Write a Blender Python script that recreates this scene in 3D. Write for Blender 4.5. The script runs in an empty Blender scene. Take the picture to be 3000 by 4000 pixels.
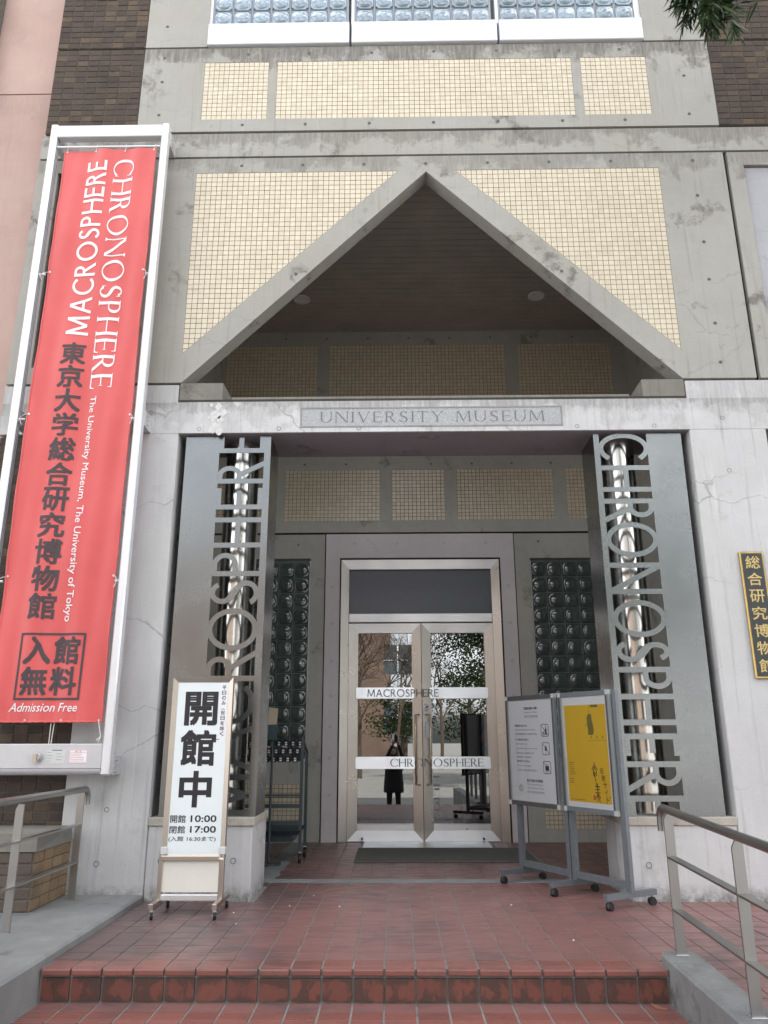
import bpy, bmesh, math, random
from mathutils import Vector, Matrix, noise
random.seed(7)
scn = bpy.context.scene
COL = scn.collection
PI = math.pi
R = math.radians

# ------------------------------------------------------------------ camera
H = 1.134
cam = bpy.data.cameras.new("camera")
camo = bpy.data.objects.new("camera", cam)
COL.objects.link(camo)
scn.camera = camo
P_, Y_, RO_ = R(16.32), R(-0.82), R(-0.137)
fw = Vector((math.sin(Y_) * math.cos(P_), math.cos(Y_) * math.cos(P_), math.sin(P_)))
rt = Vector((math.cos(Y_), -math.sin(Y_), 0))
up = rt.cross(fw)
RT = math.cos(RO_) * rt + math.sin(RO_) * up
UP = -math.sin(RO_) * rt + math.cos(RO_) * up
M = Matrix((RT, UP, -fw)).transposed().to_4x4()
M.translation = Vector((0, 0, H))
camo.matrix_world = M
cam.sensor_fit = 'VERTICAL'
cam.sensor_height = 24
cam.lens = 24 * 3000 / 4000.0
cam.clip_start = 0.02
cam.clip_end = 2000
scn.render.resolution_x, scn.render.resolution_y = 768, 1024

# ------------------------------------------------------------------ world, sun, exposure
SUN_EL, SUN_AZ = R(46), R(12)          # sun behind the museum: the front stands in open shade
world = bpy.data.worlds.new("World")
scn.world = world
world.use_nodes = True
wn = world.node_tree
wn.nodes.clear()
sky = wn.nodes.new('ShaderNodeTexSky')
sky.sky_type = 'NISHITA'
sky.sun_disc = False
sky.sun_elevation = SUN_EL
sky.sun_rotation = SUN_AZ
sky.air_density = 1.0
sky.dust_density = 2.5
sky.ozone_density = 0.6
hsv = wn.nodes.new('ShaderNodeHueSaturation')
hsv.inputs['Saturation'].default_value = 0.30
tc = wn.nodes.new('ShaderNodeTexCoord')
mp = wn.nodes.new('ShaderNodeMapping')
mp.inputs['Scale'].default_value = (1.2, 1.2, 3.0)
cn = wn.nodes.new('ShaderNodeTexNoise')
cn.inputs['Scale'].default_value = 2.2
cn.inputs['Detail'].default_value = 7
cr = wn.nodes.new('ShaderNodeMapRange')
cr.inputs['From Min'].default_value = 0.42
cr.inputs['From Max'].default_value = 0.68
cm = wn.nodes.new('ShaderNodeMix')
cm.data_type = 'RGBA'
cm.inputs['B'].default_value = (17, 17.2, 17.8, 1)
bg = wn.nodes.new('ShaderNodeBackground')
bg.inputs['Strength'].default_value = 0.12
wo = wn.nodes.new('ShaderNodeOutputWorld')
L = wn.links.new
L(sky.outputs[0], hsv.inputs['Color'])
L(tc.outputs['Generated'], mp.inputs[0])
L(mp.outputs[0], cn.inputs['Vector'])
L(cn.outputs['Fac'], cr.inputs['Value'])
L(cr.outputs[0], cm.inputs['Factor'])
L(hsv.outputs[0], cm.inputs['A'])
L(cm.outputs['Result'], bg.inputs['Color'])
L(bg.outputs[0], wo.inputs[0])

sl = bpy.data.lights.new("sun", 'SUN')
sl.energy = 5.0
sl.angle = R(0.6)
sl.color = (1.0, 0.94, 0.84)
so = bpy.data.objects.new("sun", sl)
COL.objects.link(so)
sd = Vector((math.sin(SUN_AZ) * math.cos(SUN_EL), math.cos(SUN_AZ) * math.cos(SUN_EL), math.sin(SUN_EL)))
so.rotation_euler = (-sd).to_track_quat('-Z', 'Y').to_euler()
so.location = (0, 30, 30)

scn.view_settings.view_transform = 'Standard'
scn.view_settings.look = 'None'
scn.view_settings.gamma = 1
scn.view_settings.use_curve_mapping = False
scn.view_settings.exposure = 1.28
scn.render.engine = 'CYCLES'
scn.cycles.max_bounces = 8
scn.cycles.diffuse_bounces = 6
scn.cycles.glossy_bounces = 5
scn.cycles.transparent_max_bounces = 12
scn.cycles.caustics_reflective = False
scn.cycles.caustics_refractive = False
scn.cycles.use_denoising = True
try:
    scn.cycles.denoiser = 'OPENIMAGEDENOISE'
except Exception:
    pass

# ------------------------------------------------------------------ materials
def newmat(name):
    m = bpy.data.materials.new(name)
    m.use_nodes = True
    nt = m.node_tree
    nt.nodes.clear()
    out = nt.nodes.new('ShaderNodeOutputMaterial')
    b = nt.nodes.new('ShaderNodeBsdfPrincipled')
    nt.links.new(b.outputs[0], out.inputs[0])
    return m, nt, b

class NG:
    """small helper to write node graphs"""
    def __init__(s, nt): s.nt = nt
    def pos(s):
        return s.nt.nodes.new('ShaderNodeNewGeometry').outputs['Position']
    def obj(s):
        return s.nt.nodes.new('ShaderNodeTexCoord').outputs['Object']
    def map(s, v, scale=(1, 1, 1), loc=(0, 0, 0), rot=(0, 0, 0)):
        n = s.nt.nodes.new('ShaderNodeMapping')
        n.inputs['Scale'].default_value = scale
        n.inputs['Location'].default_value = loc
        n.inputs['Rotation'].default_value = rot
        s.nt.links.new(v, n.inputs[0])
        return n.outputs[0]
    def noise(s, v, sc, det=4, rough=.55, dist=0):
        n = s.nt.nodes.new('ShaderNodeTexNoise')
        n.inputs['Scale'].default_value = sc
        n.inputs['Detail'].default_value = det
        n.inputs['Roughness'].default_value = rough
        n.inputs['Distortion'].default_value = dist
        s.nt.links.new(v, n.inputs['Vector'])
        return n.outputs['Fac']
    def noisec(s, v, sc, det=3):
        n = s.nt.nodes.new('ShaderNodeTexNoise')
        n.inputs['Scale'].default_value = sc
        n.inputs['Detail'].default_value = det
        s.nt.links.new(v, n.inputs['Vector'])
        return n.outputs['Color']
    def voro(s, v, sc, feature='DISTANCE_TO_EDGE'):
        n = s.nt.nodes.new('ShaderNodeTexVoronoi')
        n.feature = feature
        n.inputs['Scale'].default_value = sc
        s.nt.links.new(v, n.inputs['Vector'])
        return n.outputs['Distance']
    def rng(s, v, a, b, c=0., d=1.):
        n = s.nt.nodes.new('ShaderNodeMapRange')
        n.inputs['From Min'].default_value = a
        n.inputs['From Max'].default_value = b
        n.inputs['To Min'].default_value = c
        n.inputs['To Max'].default_value = d
        s.nt.links.new(v, n.inputs['Value'])
        return n.outputs[0]
    def math(s, op, a, b=0.):
        n = s.nt.nodes.new('ShaderNodeMath')
        n.operation = op
        for i, x in enumerate((a, b)):
            if isinstance(x, (int, float)): n.inputs[i].default_value = x
            else: s.nt.links.new(x, n.inputs[i])
        return n.outputs[0]
    def mix(s, f, a, b):
        n = s.nt.nodes.new('ShaderNodeMix')
        n.data_type = 'RGBA'
        for k, x in (('Factor', f), ('A', a), ('B', b)):
            if isinstance(x, (int, float)): n.inputs[k].default_value = x
            elif isinstance(x, tuple): n.inputs[k].default_value = (*x[:3], 1)
            else: s.nt.links.new(x, n.inputs[k])
        return n.outputs['Result']
    def vadd(s, a, b, k=1.):
        m = s.nt.nodes.new('ShaderNodeVectorMath'); m.operation = 'SCALE'
        s.nt.links.new(b, m.inputs[0]); m.inputs['Scale'].default_value = k
        n = s.nt.nodes.new('ShaderNodeVectorMath'); n.operation = 'ADD'
        s.nt.links.new(a, n.inputs[0]); s.nt.links.new(m.outputs[0], n.inputs[1])
        return n.outputs[0]
    def sep(s, v):
        n = s.nt.nodes.new('ShaderNodeSeparateXYZ')
        s.nt.links.new(v, n.inputs[0])
        return n.outputs
    def island(s):
        g = s.nt.nodes.new('ShaderNodeNewGeometry').outputs['Random Per Island']
        o = s.nt.nodes.new('ShaderNodeObjectInfo').outputs['Random']
        return s.math('FRACT', s.math('ADD', g, o))
    def bump(s, b, h, strength=.3, dist=.01):
        n = s.nt.nodes.new('ShaderNodeBump')
        n.inputs['Strength'].default_value = strength
        n.inputs['Distance'].default_value = dist
        s.nt.links.new(h, n.inputs['Height'])
        s.nt.links.new(n.outputs[0], b.inputs['Normal'])
    def lk(s, a, b): s.nt.links.new(a, b)

MT = {}

def concrete(key, base, dark, stain=0.5, streak=0.3, crack=0.0, crackscale=1.3, rough=.8, moss=0.0, fine=.1, tint=None, hi=0., bands=()):
    m, nt, b = newmat(key)
    g = NG(nt)
    p = g.pos()
    big = g.noise(p, 1.1, 5, .6)
    f1 = g.noise(p, 7, 6, .65)
    col = g.mix(g.rng(big, .3, .7), tuple(c * (1 - .12) for c in base), tuple(min(1, c * 1.08) for c in base))
    if tint:
        col = g.mix(g.rng(g.noise(g.map(p, loc=(9, 3, 1)), .9, 3), .4, .65), col, tint)
    col = g.mix(g.rng(f1, .3, .8, 0, fine * 2), col, tuple(c * .6 for c in base))
    # blotches of soot with hard, ragged edges
    pd = g.vadd(p, g.noisec(p, 5, 4), .25)
    bl = g.noise(g.map(pd, loc=(3.1, 0, 7.7)), 1.9, 8, .62)
    sp = g.noise(g.map(pd, loc=(13, 2, 5)), 9, 6, .7)
    bm_ = g.math('MULTIPLY', g.rng(bl, .59, .64), g.rng(sp, .38, .6))
    col = g.mix(g.math('MULTIPLY', bm_, stain), col, dark)
    # rain streaks
    st = g.noise(g.map(p, scale=(13, 13, .55)), 1.6, 5, .6)
    col = g.mix(g.math('MULTIPLY', g.rng(st, .56, .75), streak), col, dark)
    st2 = g.noise(g.map(p, scale=(17, 17, .7), loc=(5, 5, 5)), 1.6, 4, .6)
    col = g.mix(g.math('MULTIPLY', g.rng(st2, .58, .75), streak * .8), col, tuple(min(.9, c * 1.25) for c in base))
    sp2 = g.noise(p, 95, 2, .5)
    col = g.mix(g.rng(sp2, .66, .72, 0, .35), col, tuple(c * .45 for c in base))
    for (za, zb, amt) in bands:      # grime creeping down from a joint or sill
        z = g.sep(p)[2]
        zz = g.rng(z, za, zb)
        rag = g.noise(g.map(pd, scale=(1, 1, .8), loc=(zb, 1, 0)), 3.2, 8, .68)
        mk = g.rng(g.math('ADD', g.math('MULTIPLY', zz, .33), rag), .67, .76)
        mk = g.math('MULTIPLY', mk, g.math('LESS_THAN', z, zb + .002))
        mk = g.math('MULTIPLY', mk, g.math('GREATER_THAN', z, za))
        fs = g.noise(g.map(p, scale=(30, 30, 3)), 1.5, 5, .7)
        mk = g.math('MULTIPLY', mk, g.rng(fs, .32, .6, .3, 1.))
        col = g.mix(g.math('MULTIPLY', mk, amt), col, dark)
    if crack:
        pc = g.vadd(p, g.noisec(p, 3.6, 6), .28)
        vd = g.voro(g.map(pc, scale=(.40, .55, 1.35)), crackscale)
        line = g.math('SUBTRACT', 1., g.rng(vd, .0, .006))
        mask = g.rng(g.noise(g.map(p, loc=(1, 8, 2)), 1.0, 3), .40, .55)
        col = g.mix(g.math('MULTIPLY', g.math('MULTIPLY', line, mask), crack), col, tuple(c * .25 for c in base))
    if moss:
        z = g.sep(p)[2]
        mm = g.math('MULTIPLY', g.rng(z, .12, 0.0), g.rng(g.noise(p, 14, 6, .7), .35, .6))
        col = g.mix(g.math('MULTIPLY', mm, moss), col, (.07, .065, .045))
    g.lk(col, b.inputs['Base Color'])
    b.inputs['Roughness'].default_value = rough
    if hi: b.inputs['Specular IOR Level'].default_value = hi
    fb = g.noise(p, 60, 6, .7)
    g.bump(b, g.math('ADD', g.math('MULTIPLY', fb, .35), f1), .25, .01)
    MT[key] = m
    return m

concrete('concrete', (.41, .40, .37), (.14, .125, .11), .85, .34, .22, 1.0, tint=(.385, .375, .33), bands=((7.25, 7.766, .85), (6.35, 6.722, .6), (6.0, 6.432, .5)))
concrete('concrete_inner', (.50, .50, .455), (.15, .15, .13), .6, .12, .2, 1.2, tint=(.50, .49, .45), fine=.2)
concrete('white_paint', (.625, .625, .63), (.26, .25, .24), .22, .50, .6, .95, moss=.85, tint=(.60, .605, .595), bands=((3.2, 4.07, .35), (3.7, 3.903, .6)))
concrete('mauve_paint', (.76, .72, .73), (.42, .40, .41), .15, .08, .1, tint=(.72, .69, .71))
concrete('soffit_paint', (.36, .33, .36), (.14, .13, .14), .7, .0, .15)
concrete('panel_pale', (.44, .44, .475), (.18, .18, .17), .5, .2, .9, 2.6)
concrete('ledge', (.24, .228, .20), (.08, .075, .055), .8, .4, .4, 2.0, fine=.3)
concrete('moss_joint', (.05, .048, .035), (.02, .02, .015), .6, .1, fine=.4)
concrete('kerb', (.225, .23, .23), (.10, .10, .095), .9, .35, .2, fine=.4, tint=(.29, .295, .29))
concrete('slab', (.30, .305, .30), (.13, .13, .125), .9, .0, .3, fine=.4, tint=(.22, .225, .23))
concrete('pink_wall', (.52, .36, .315), (.34, .25, .22), .25, .22, .0, tint=(.53, .39, .34), bands=((6.6, 7.368, .4),))
concrete('travertine', (.52, .49, .43), (.26, .23, .19), .8, .35, .3, 4, fine=.35)
concrete('asphalt', (.33, .325, .31), (.18, .18, .17), .3, 0, 0, fine=.4)
concrete('granite', (.34, .345, .345), (.16, .16, .16), .6, 0, 0, fine=.4)
concrete('joint', (.33, .32, .30), (.12, .11, .10), .7, 0, 0, fine=.5)

def plain(key, col, rough=.6, metal=0., spec=.5, noisy=.0, nsc=20, bump=0., coat=0.):
    m, nt, b = newmat(key)
    g = NG(nt)
    if noisy:
        p = g.pos()
        f = g.noise(p, nsc, 5, .6)
        c = g.mix(g.rng(f, .3, .7), tuple(x * (1 - noisy) for x in col), tuple(min(1, x * (1 + noisy * .6)) for x in col))
        g.lk(c, b.inputs['Base Color'])
        if bump: g.bump(b, f, bump, .005)
    else:
        b.inputs['Base Color'].default_value = (*col, 1)
    b.inputs['Roughness'].default_value = rough
    b.inputs['Metallic'].default_value = metal
    b.inputs['Specular IOR Level'].default_value = spec
    if coat: b.inputs['Coat Weight'].default_value = coat
    MT[key] = m
    return m

plain('dark_gap', (.012, .012, .012), .9)
plain('row_joint', (.03, .022, .02), .95, noisy=.4, nsc=60)
plain('black_seal', (.015, .015, .016), .7)
plain('grout', (.065, .06, .042), .9, noisy=.3, nsc=8)
plain('grout_grey', (.16, .15, .135), .9, noisy=.4, nsc=60, bump=.4)
plain('brick_grout', (.16, .14, .12), .95, noisy=.3)
plain('plank', (.43, .38, .34), .55, noisy=.12, nsc=3)
plain('sill_white', (.80, .82, .86), .45, noisy=.05, nsc=4)
plain('white_alu', (.80, .81, .83), .32, .35, noisy=.04, nsc=6)
plain('alu_groove', (.42, .43, .45), .35, .8)
plain('alu_box', (.60, .59, .61), .38, .3, noisy=.05, nsc=7)
plain('charcoal_print', (.06, .045, .05), .6)
plain('white_print', (.86, .83, .84), .6)
plain('black_print', (.02, .018, .02), .6)
plain('grey_print', (.16, .16, .17), .6)
plain('sign_face', (.80, .86, .87), .35, noisy=.03, nsc=3)
plain('cream_panel', (.78, .76, .68), .5, noisy=.05, nsc=5)
plain('paper', (.85, .85, .88), .7, noisy=.03, nsc=2)
plain('board_white', (.85, .85, .86), .5)
plain('tape', (.62, .64, .62), .35)
plain('frame_dark', (.09, .09, .095), .45, .2, noisy=.15, nsc=30)
plain('frame_blue', (.165, .185, .20), .4, .25, noisy=.12, nsc=25)
plain('frame_alu', (.62, .66, .66), .28, .85)
plain('cap_grey', (.42, .45, .44), .5)
plain('rubber', (.018, .018, .02), .55, noisy=.2, nsc=80)
plain('zinc', (.62, .63, .65), .3, 1.0)
plain('rack_paint', (.055, .075, .085), .4, .1, noisy=.15, nsc=12)
plain('lock_black', (.02, .022, .024), .3)
plain('lock_chrome', (.80, .81, .82), .3, .3)
plain('brass', (.62, .43, .16), .25, 1.0, noisy=.15, nsc=9)
plain('plaque_dark', (.055, .062, .06), .5, .2, noisy=.2, nsc=15)
plain('gold_letters', (.62, .47, .20), .35, .7, noisy=.15, nsc=30)
plain('handle_brass', (.70, .58, .40), .25, 1.0)
plain('rope', (.75, .73, .68), .8)
plain('mat_fibre', (.15, .152, .138), .95, noisy=.2, nsc=160, bump=.7)
plain('yellow_poster', (.82, .50, .025), .5, noisy=.04, nsc=3)
plain('olive_print', (.20, .17, .03), .6)
plain('brown_print', (.05, .015, .01), .6)
plain('red_seal', (.62, .12, .06), .6)
plain('red_panel', (.55, .02, .06), .5)
plain('pane_letters', (.30, .31, .32), .5)
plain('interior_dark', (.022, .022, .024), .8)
plain('transom_panel', (.125, .135, .155), .35, .2)
plain('skin', (.45, .28, .2), .6)
plain('coat_black', (.014, .014, .016), .8)
plain('trousers_black', (.012, .012, .014), .8)
plain('hair_black', (.01, .008, .008), .5)
plain('lamp_disc', (.80, .80, .78), .4)
plain('bark', (.10, .075, .055), .9, noisy=.3, nsc=12, bump=.4)
plain('cardboard', (.48, .42, .30), .7)
plain('teal_box', (.04, .08, .085), .5)
plain('engraved', (.12, .12, .122), .8)
plain('engraved_pale', (.20, .20, .205), .8)
plain('plate_stone', (.44, .445, .455), .7, noisy=.28, nsc=90, bump=.4)
plain('plaster_chip', (.68, .68, .67), .8, noisy=.15, nsc=40, bump=.5)
plain('dead_leaf', (.30, .12, .06), .7)
plain('window_far', (.10, .12, .14), .1)

def steel(key, col, rough, brush=(1, 1, 60), bstr=.05, dirt=.25, metal=1.0):
    m, nt, b = newmat(key)
    g = NG(nt)
    p = g.pos()
    f = g.noise(g.map(p, scale=brush), 14, 3, .6)
    w = g.noise(p, 3.0, 4, .6)
    d = g.noise(g.map(p, scale=(2, 2, .5)), 1.2, 4, .5)
    c = g.mix(g.rng(d, .4, .8, 0, dirt), col, tuple(x * .55 for x in col))
    g.lk(c, b.inputs['Base Color'])
    b.inputs['Metallic'].default_value = metal
    g.lk(g.math('ADD', g.rng(w, .3, .7, rough * .8, rough * 1.25), g.math('MULTIPLY', f, .06)), b.inputs['Roughness'])
    MT[key] = m
    return m

steel('steel_sheet', (.275, .29, .29), .22, (70, 70, 1), .03, .12)
steel('steel_door', (.50, .475, .44), .27, (70, 70, 1), .03, .06)
steel('steel_door_lit', (.86, .87, .88), .42, (1, 1, 70), .03, .05)  # crosswise members: door steel lightened, bright reflections put into the colour
steel('steel_rail_bar', (.90, .91, .92), .30, (1, 1, 50), .02, .04, metal=.8)
steel('steel_post', (.42, .415, .40), .32, (60, 60, 1), .03, .25)
steel('steel_sign', (.60, .53, .46), .30, (60, 60, 1), .03, .15)
steel('polished', (.66, .64, .60), .17, (1, 1, 1), .006, .05)
steel('steel_plate', (.62, .63, .63), .33, (1, 50, 50), .03, .3)

def tilemat(key, c0, c1, dirtc, rough=.35, ribs=False, dirt=.4, warm=None, spec=.5):
    m, nt, b = newmat(key)
    g = NG(nt)
    p = g.pos()
    r = g.island()
    c = g.mix(r, c0, c1)
    if warm: c = g.mix(g.rng(r, .86, .9), c, warm)
    d = g.noise(g.vadd(p, g.noisec(p, 4, 3), .2), 2.4, 7, .62)
    c = g.mix(g.rng(d, .5, .68, 0, dirt), c, dirtc)
    f = g.noise(p, 45, 5, .7)
    c = g.mix(g.rng(f, .45, .8, 0, .3), c, dirtc)
    g.lk(c, b.inputs['Base Color'])
    g.lk(g.rng(f, .3, .8, rough * .8, min(1, rough * 1.4)), b.inputs['Roughness'])
    b.inputs['Specular IOR Level'].default_value = spec
    if ribs:
        s = g.sep(p)
        w = nt.nodes.new('ShaderNodeMath'); w.operation = 'SINE'
        g.lk(g.math('MULTIPLY', g.math('ADD', s[0], s[1]), 2 * PI / .0085), w.inputs[0])
        rough_n = g.noise(g.map(p, scale=(20, 20, 60)), 3, 5, .7)
        g.bump(b, g.math('ADD', g.math('MULTIPLY', w.outputs[0], .5), g.math('MULTIPLY', rough_n, 1.2)), .9, .004)
    else:
        g.bump(b, f, .12, .003)
    MT[key] = m
    return m

tilemat('mosaic', (.655, .575, .435), (.735, .66, .515), (.50, .42, .30), .26, dirt=.16)
tilemat('brick', (.095, .074, .062), (.13, .10, .082), (.05, .043, .04), .8, ribs=True, dirt=.5, warm=(.16, .12, .085), spec=.2)
tilemat('brick_pale', (.36, .27, .20), (.46, .36, .27), (.25, .2, .16), .7, dirt=.3)
tilemat('planter_dark', (.10, .075, .06), (.16, .12, .09), (.06, .055, .045), .75, dirt=.5)
tilemat('planter_orange', (.25, .17, .10), (.34, .235, .14), (.07, .06, .045), .6, dirt=.85)

def floor_tile_mat(key, c0, c1, dark, dirtpos=True, rough=.42, riser=False):
    m, nt, b = newmat(key)
    g = NG(nt)
    p = g.pos()
    r = g.island()
    c = g.mix(r, c0, c1)
    n1 = g.noise(g.vadd(g.map(p, scale=(1, 1, .55 if riser else 1)), g.noisec(p, 9 if riser else 3, 5), .12 if riser else .3), 1.5 if not riser else 11, 7, .62)
    n2 = g.noise(g.map(p, scale=(1, 2.2, 2), loc=(4, 4, 0)), 5, 6, .65)
    if riser:
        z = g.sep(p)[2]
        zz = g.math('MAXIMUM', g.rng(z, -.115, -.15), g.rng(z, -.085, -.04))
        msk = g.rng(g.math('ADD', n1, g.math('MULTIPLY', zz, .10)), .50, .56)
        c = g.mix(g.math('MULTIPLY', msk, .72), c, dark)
    else:
        x = g.sep(p)[0]
        y = g.sep(p)[1]
        # soot gathers at the left edge of the landing, by the slab
        lf = g.math('MULTIPLY', g.rng(x, -.4, -1.8), g.rng(y, 4.35, 4.75))
        msk = g.rng(g.math('ADD', g.math('ADD', g.math('MULTIPLY', n1, .6), g.math('MULTIPLY', n2, .4)), g.math('MULTIPLY', lf, .20)), .50, .64)
        c = g.mix(g.math('MULTIPLY', msk, .70), c, dark)
    f = g.noise(p, 50, 5, .7)
    c = g.mix(g.rng(f, .4, .8, 0, .25), c, dark)
    g.lk(c, b.inputs['Base Color'])
    g.lk(g.rng(n2, .3, .7, rough * .8, rough * 1.3), b.inputs['Roughness'])
    g.bump(b, f, .15, .003)
    MT[key] = m

floor_tile_mat('floor_tile', (.235, .115, .104), (.265, .130, .118), (.088, .075, .076), rough=.36)
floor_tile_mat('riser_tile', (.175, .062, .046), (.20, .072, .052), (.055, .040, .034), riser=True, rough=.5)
floor_tile_mat('nosing_tile', (.235, .088, .072), (.29, .11, .09), (.10, .07, .065), rough=.32)

def banner_mat():
    m, nt, b = newmat('banner_red')
    g = NG(nt)
    p = g.pos()
    c = g.mix(g.rng(g.noise(p, 2, 3), .3, .7), (.64, .085, .082), (.70, .105, .10))
    g.lk(c, b.inputs['Base Color'])
    b.inputs['Roughness'].default_value = .55
    b.inputs['Sheen Weight'].default_value = .5
    g.bump(b, g.noise(g.map(p, scale=(1, 1, 1)), 350, 2), .08, .001)
    MT['banner_red'] = m
banner_mat()

def glassmat(key, tint, refl, rough=.0):
    m, nt, b = newmat(key)
    nt.nodes.remove(b)
    out = nt.nodes['Material Output']
    t = nt.nodes.new('ShaderNodeBsdfTransparent'); t.inputs[0].default_value = (*tint, 1)
    gl = nt.nodes.new('ShaderNodeBsdfGlossy'); gl.inputs['Roughness'].default_value = rough
    gl.inputs['Color'].default_value = (.9, .92, .93, 1)
    fr = nt.nodes.new('ShaderNodeFresnel'); fr.inputs[0].default_value = 1.5
    g = NG(nt)
    f = g.rng(fr.outputs[0], 0, 1, refl, 1)
    mx = nt.nodes.new('ShaderNodeMixShader')
    g.lk(f, mx.inputs[0]); g.lk(t.outputs[0], mx.inputs[1]); g.lk(gl.outputs[0], mx.inputs[2])
    g.lk(mx.outputs[0], out.inputs[0])
    MT[key] = m
glassmat('door_glass', (.42, .44, .45), .24)
glassmat('poster_glass', (.98, .98, .98), .03)

def blockmat(key, col, rough, coatr=.03, tr=0.):
    m, nt, b = newmat(key)
    g = NG(nt)
    p = g.pos()
    r = g.island()
    c = g.mix(r, col, tuple(x * 1.35 for x in col))
    g.lk(c, b.inputs['Base Color'])
    b.inputs['Roughness'].default_value = rough
    b.inputs['Specular IOR Level'].default_value = .9
    b.inputs['Coat Weight'].default_value = 1
    b.inputs['Coat Roughness'].default_value = coatr
    g.bump(b, g.noise(p, 26, 2), .12, .004)
    MT[key] = m
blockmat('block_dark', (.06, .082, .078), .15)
blockmat('block_blue', (.17, .235, .29), .10)
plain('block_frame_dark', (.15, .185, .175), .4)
plain('block_frame_blue', (.33, .36, .40), .4)

def leafmat(key, a, b_, sp=.4):
    m, nt, b = newmat(key)
    g = NG(nt)
    r = g.island()
    g.lk(g.mix(r, a, b_), b.inputs['Base Color'])
    b.inputs['Roughness'].default_value = .42
    b.inputs['Specular IOR Level'].default_value = sp
    MT[key] = m
leafmat('leaf', (.02, .042, .013), (.05, .09, .028))
leafmat('leaf_dark', (.012, .026, .009), (.05, .075, .02), .15)
leafmat('leaf_brown', (.16, .08, .05), (.24, .13, .09))

# ------------------------------------------------------------------ mesh helpers
class MB:
    def __init__(s): s.v = []; s.f = []; s.sm = []
    def add(s, vs, fs, smooth=False):
        n = len(s.v)
        s.v += [tuple(x) for x in vs]
        for f in fs:
            s.f.append(tuple(i + n for i in f)); s.sm.append(smooth)
        return s
    def box(s, x0, y0, z0, x1, y1, z1):
        return s.add([(x0, y0, z0), (x1, y0, z0), (x1, y1, z0), (x0, y1, z0), (x0, y0, z1), (x1, y0, z1), (x1, y1, z1), (x0, y1, z1)],
                     [(0, 3, 2, 1), (4, 5, 6, 7), (0, 1, 5, 4), (1, 2, 6, 5), (2, 3, 7, 6), (3, 0, 4, 7)])
    def cbox(s, x0, y0, z0, x1, y1, z1, c=.004):
        """box with chamfered edges"""
        bm = bmesh.new()
        bmesh.ops.create_cube(bm, size=1)
        for v in bm.verts:
            v.co = Vector(((x0 + x1) / 2 + v.co.x * (x1 - x0), (y0 + y1) / 2 + v.co.y * (y1 - y0), (z0 + z1) / 2 + v.co.z * (z1 - z0)))
        bmesh.ops.bevel(bm, geom=list(bm.edges), offset=c, segments=1, affect='EDGES', clamp_overlap=True)
        bm.verts.index_update()
        s.add([v.co for v in bm.verts], [[v.index for v in f.verts] for f in bm.faces])
        bm.free()
        return s
    def prism_y(s, poly, y0, y1):
        """polygon in x,z extruded along y"""
        n = len(poly)
        ar = sum(poly[i][0] * poly[(i + 1) % n][1] - poly[(i + 1) % n][0] * poly[i][1] for i in range(n))
        if ar < 0: poly = poly[::-1]
        vs = [(p[0], y0, p[1]) for p in poly] + [(p[0], y1, p[1]) for p in poly]
        fs = [tuple(range(n)), tuple(range(2 * n - 1, n - 1, -1))]
        for i in range(n):
            j = (i + 1) % n
            fs.append((i, i + n, j + n, j))
        return s.add(vs, fs)
    def tube(s, pts, r, n=12, cap=True, smooth=True):
        pts = [Vector(p) for p in pts]
        rs = r if isinstance(r, (list, tuple)) else [r] * len(pts)
        rings = []
        prevx = None
        for i, p in enumerate(pts):
            d = (pts[min(i + 1, len(pts) - 1)] - pts[max(i - 1, 0)]).normalized()
            if prevx is None:
                a = Vector((0, 0, 1)) if abs(d.z) < .9 else Vector((1, 0, 0))
                x = d.cross(a).normalized()
            else:
                x = (prevx - d * prevx.dot(d)).normalized()
            prevx = x
            y = d.cross(x)
            rings.append([p + (x * math.cos(2 * PI * k / n) + y * math.sin(2 * PI * k / n)) * rs[i] for k in range(n)])
        vs = [v for rg in rings for v in rg]
        fs = []
        for i in range(len(rings) - 1):
            for k in range(n):
                fs.append((i * n + k, i * n + (k + 1) % n, (i + 1) * n + (k + 1) % n, (i + 1) * n + k))
        s.add(vs, fs, smooth)
        if cap:
            s.add(rings[0], [tuple(range(n - 1, -1, -1))])
            s.add(rings[-1], [tuple(range(n))])
        return s
    def disc(s, c, u, v, r, n=16, r2=None):
        c, u, v = Vector(c), Vector(u), Vector(v)
        r2 = r2 or r
        return s.add([c + u * r * math.cos(2 * PI * k / n) + v * r2 * math.sin(2 * PI * k / n) for k in range(n)], [tuple(range(n))])
    def obox(s, c, u, v, w, a, b, d):
        """oriented box: centre, axes, full sizes"""
        c, u, v, w = Vector(c), Vector(u) * a / 2, Vector(v) * b / 2, Vector(w) * d / 2
        vs = [c - u - v - w, c + u - v - w, c + u + v - w, c - u + v - w, c - u - v + w, c + u - v + w, c + u + v + w, c - u + v + w]
        return s.add(vs, [(0, 3, 2, 1), (4, 5, 6, 7), (0, 1, 5, 4), (1, 2, 6, 5), (2, 3, 7, 6), (3, 0, 4, 7)])
    def mesh(s, name):
        m = bpy.data.meshes.new(name)
        m.from_pydata(s.v, [], s.f)
        m.polygons.foreach_set('use_smooth', s.sm)
        m.update()
        return m
    def build(s, name, mat, parent=None, **kw):
        m = s.mesh(name)
        m.materials.append(MT[mat])
        return link(name, m, parent, **kw)

def link(name, data, parent=None, loc=None, label=None, cat=None, group=None, kind=None):
    o = bpy.data.objects.new(name, data)
    COL.objects.link(o)
    if parent is not None:
        o.parent = parent
        if parent.get('_org'):
            pass
        o.matrix_parent_inverse = Matrix.Translation(-Vector(WL.get(parent.name, (0, 0, 0))))
        WL[o.name] = WL.get(parent.name, (0, 0, 0)) if False else (0, 0, 0)
    if loc: o.location = loc
    if label: o['label'] = label
    if cat: o['category'] = cat
    if group: o['group'] = group
    if kind: o['kind'] = kind
    return o

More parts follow.
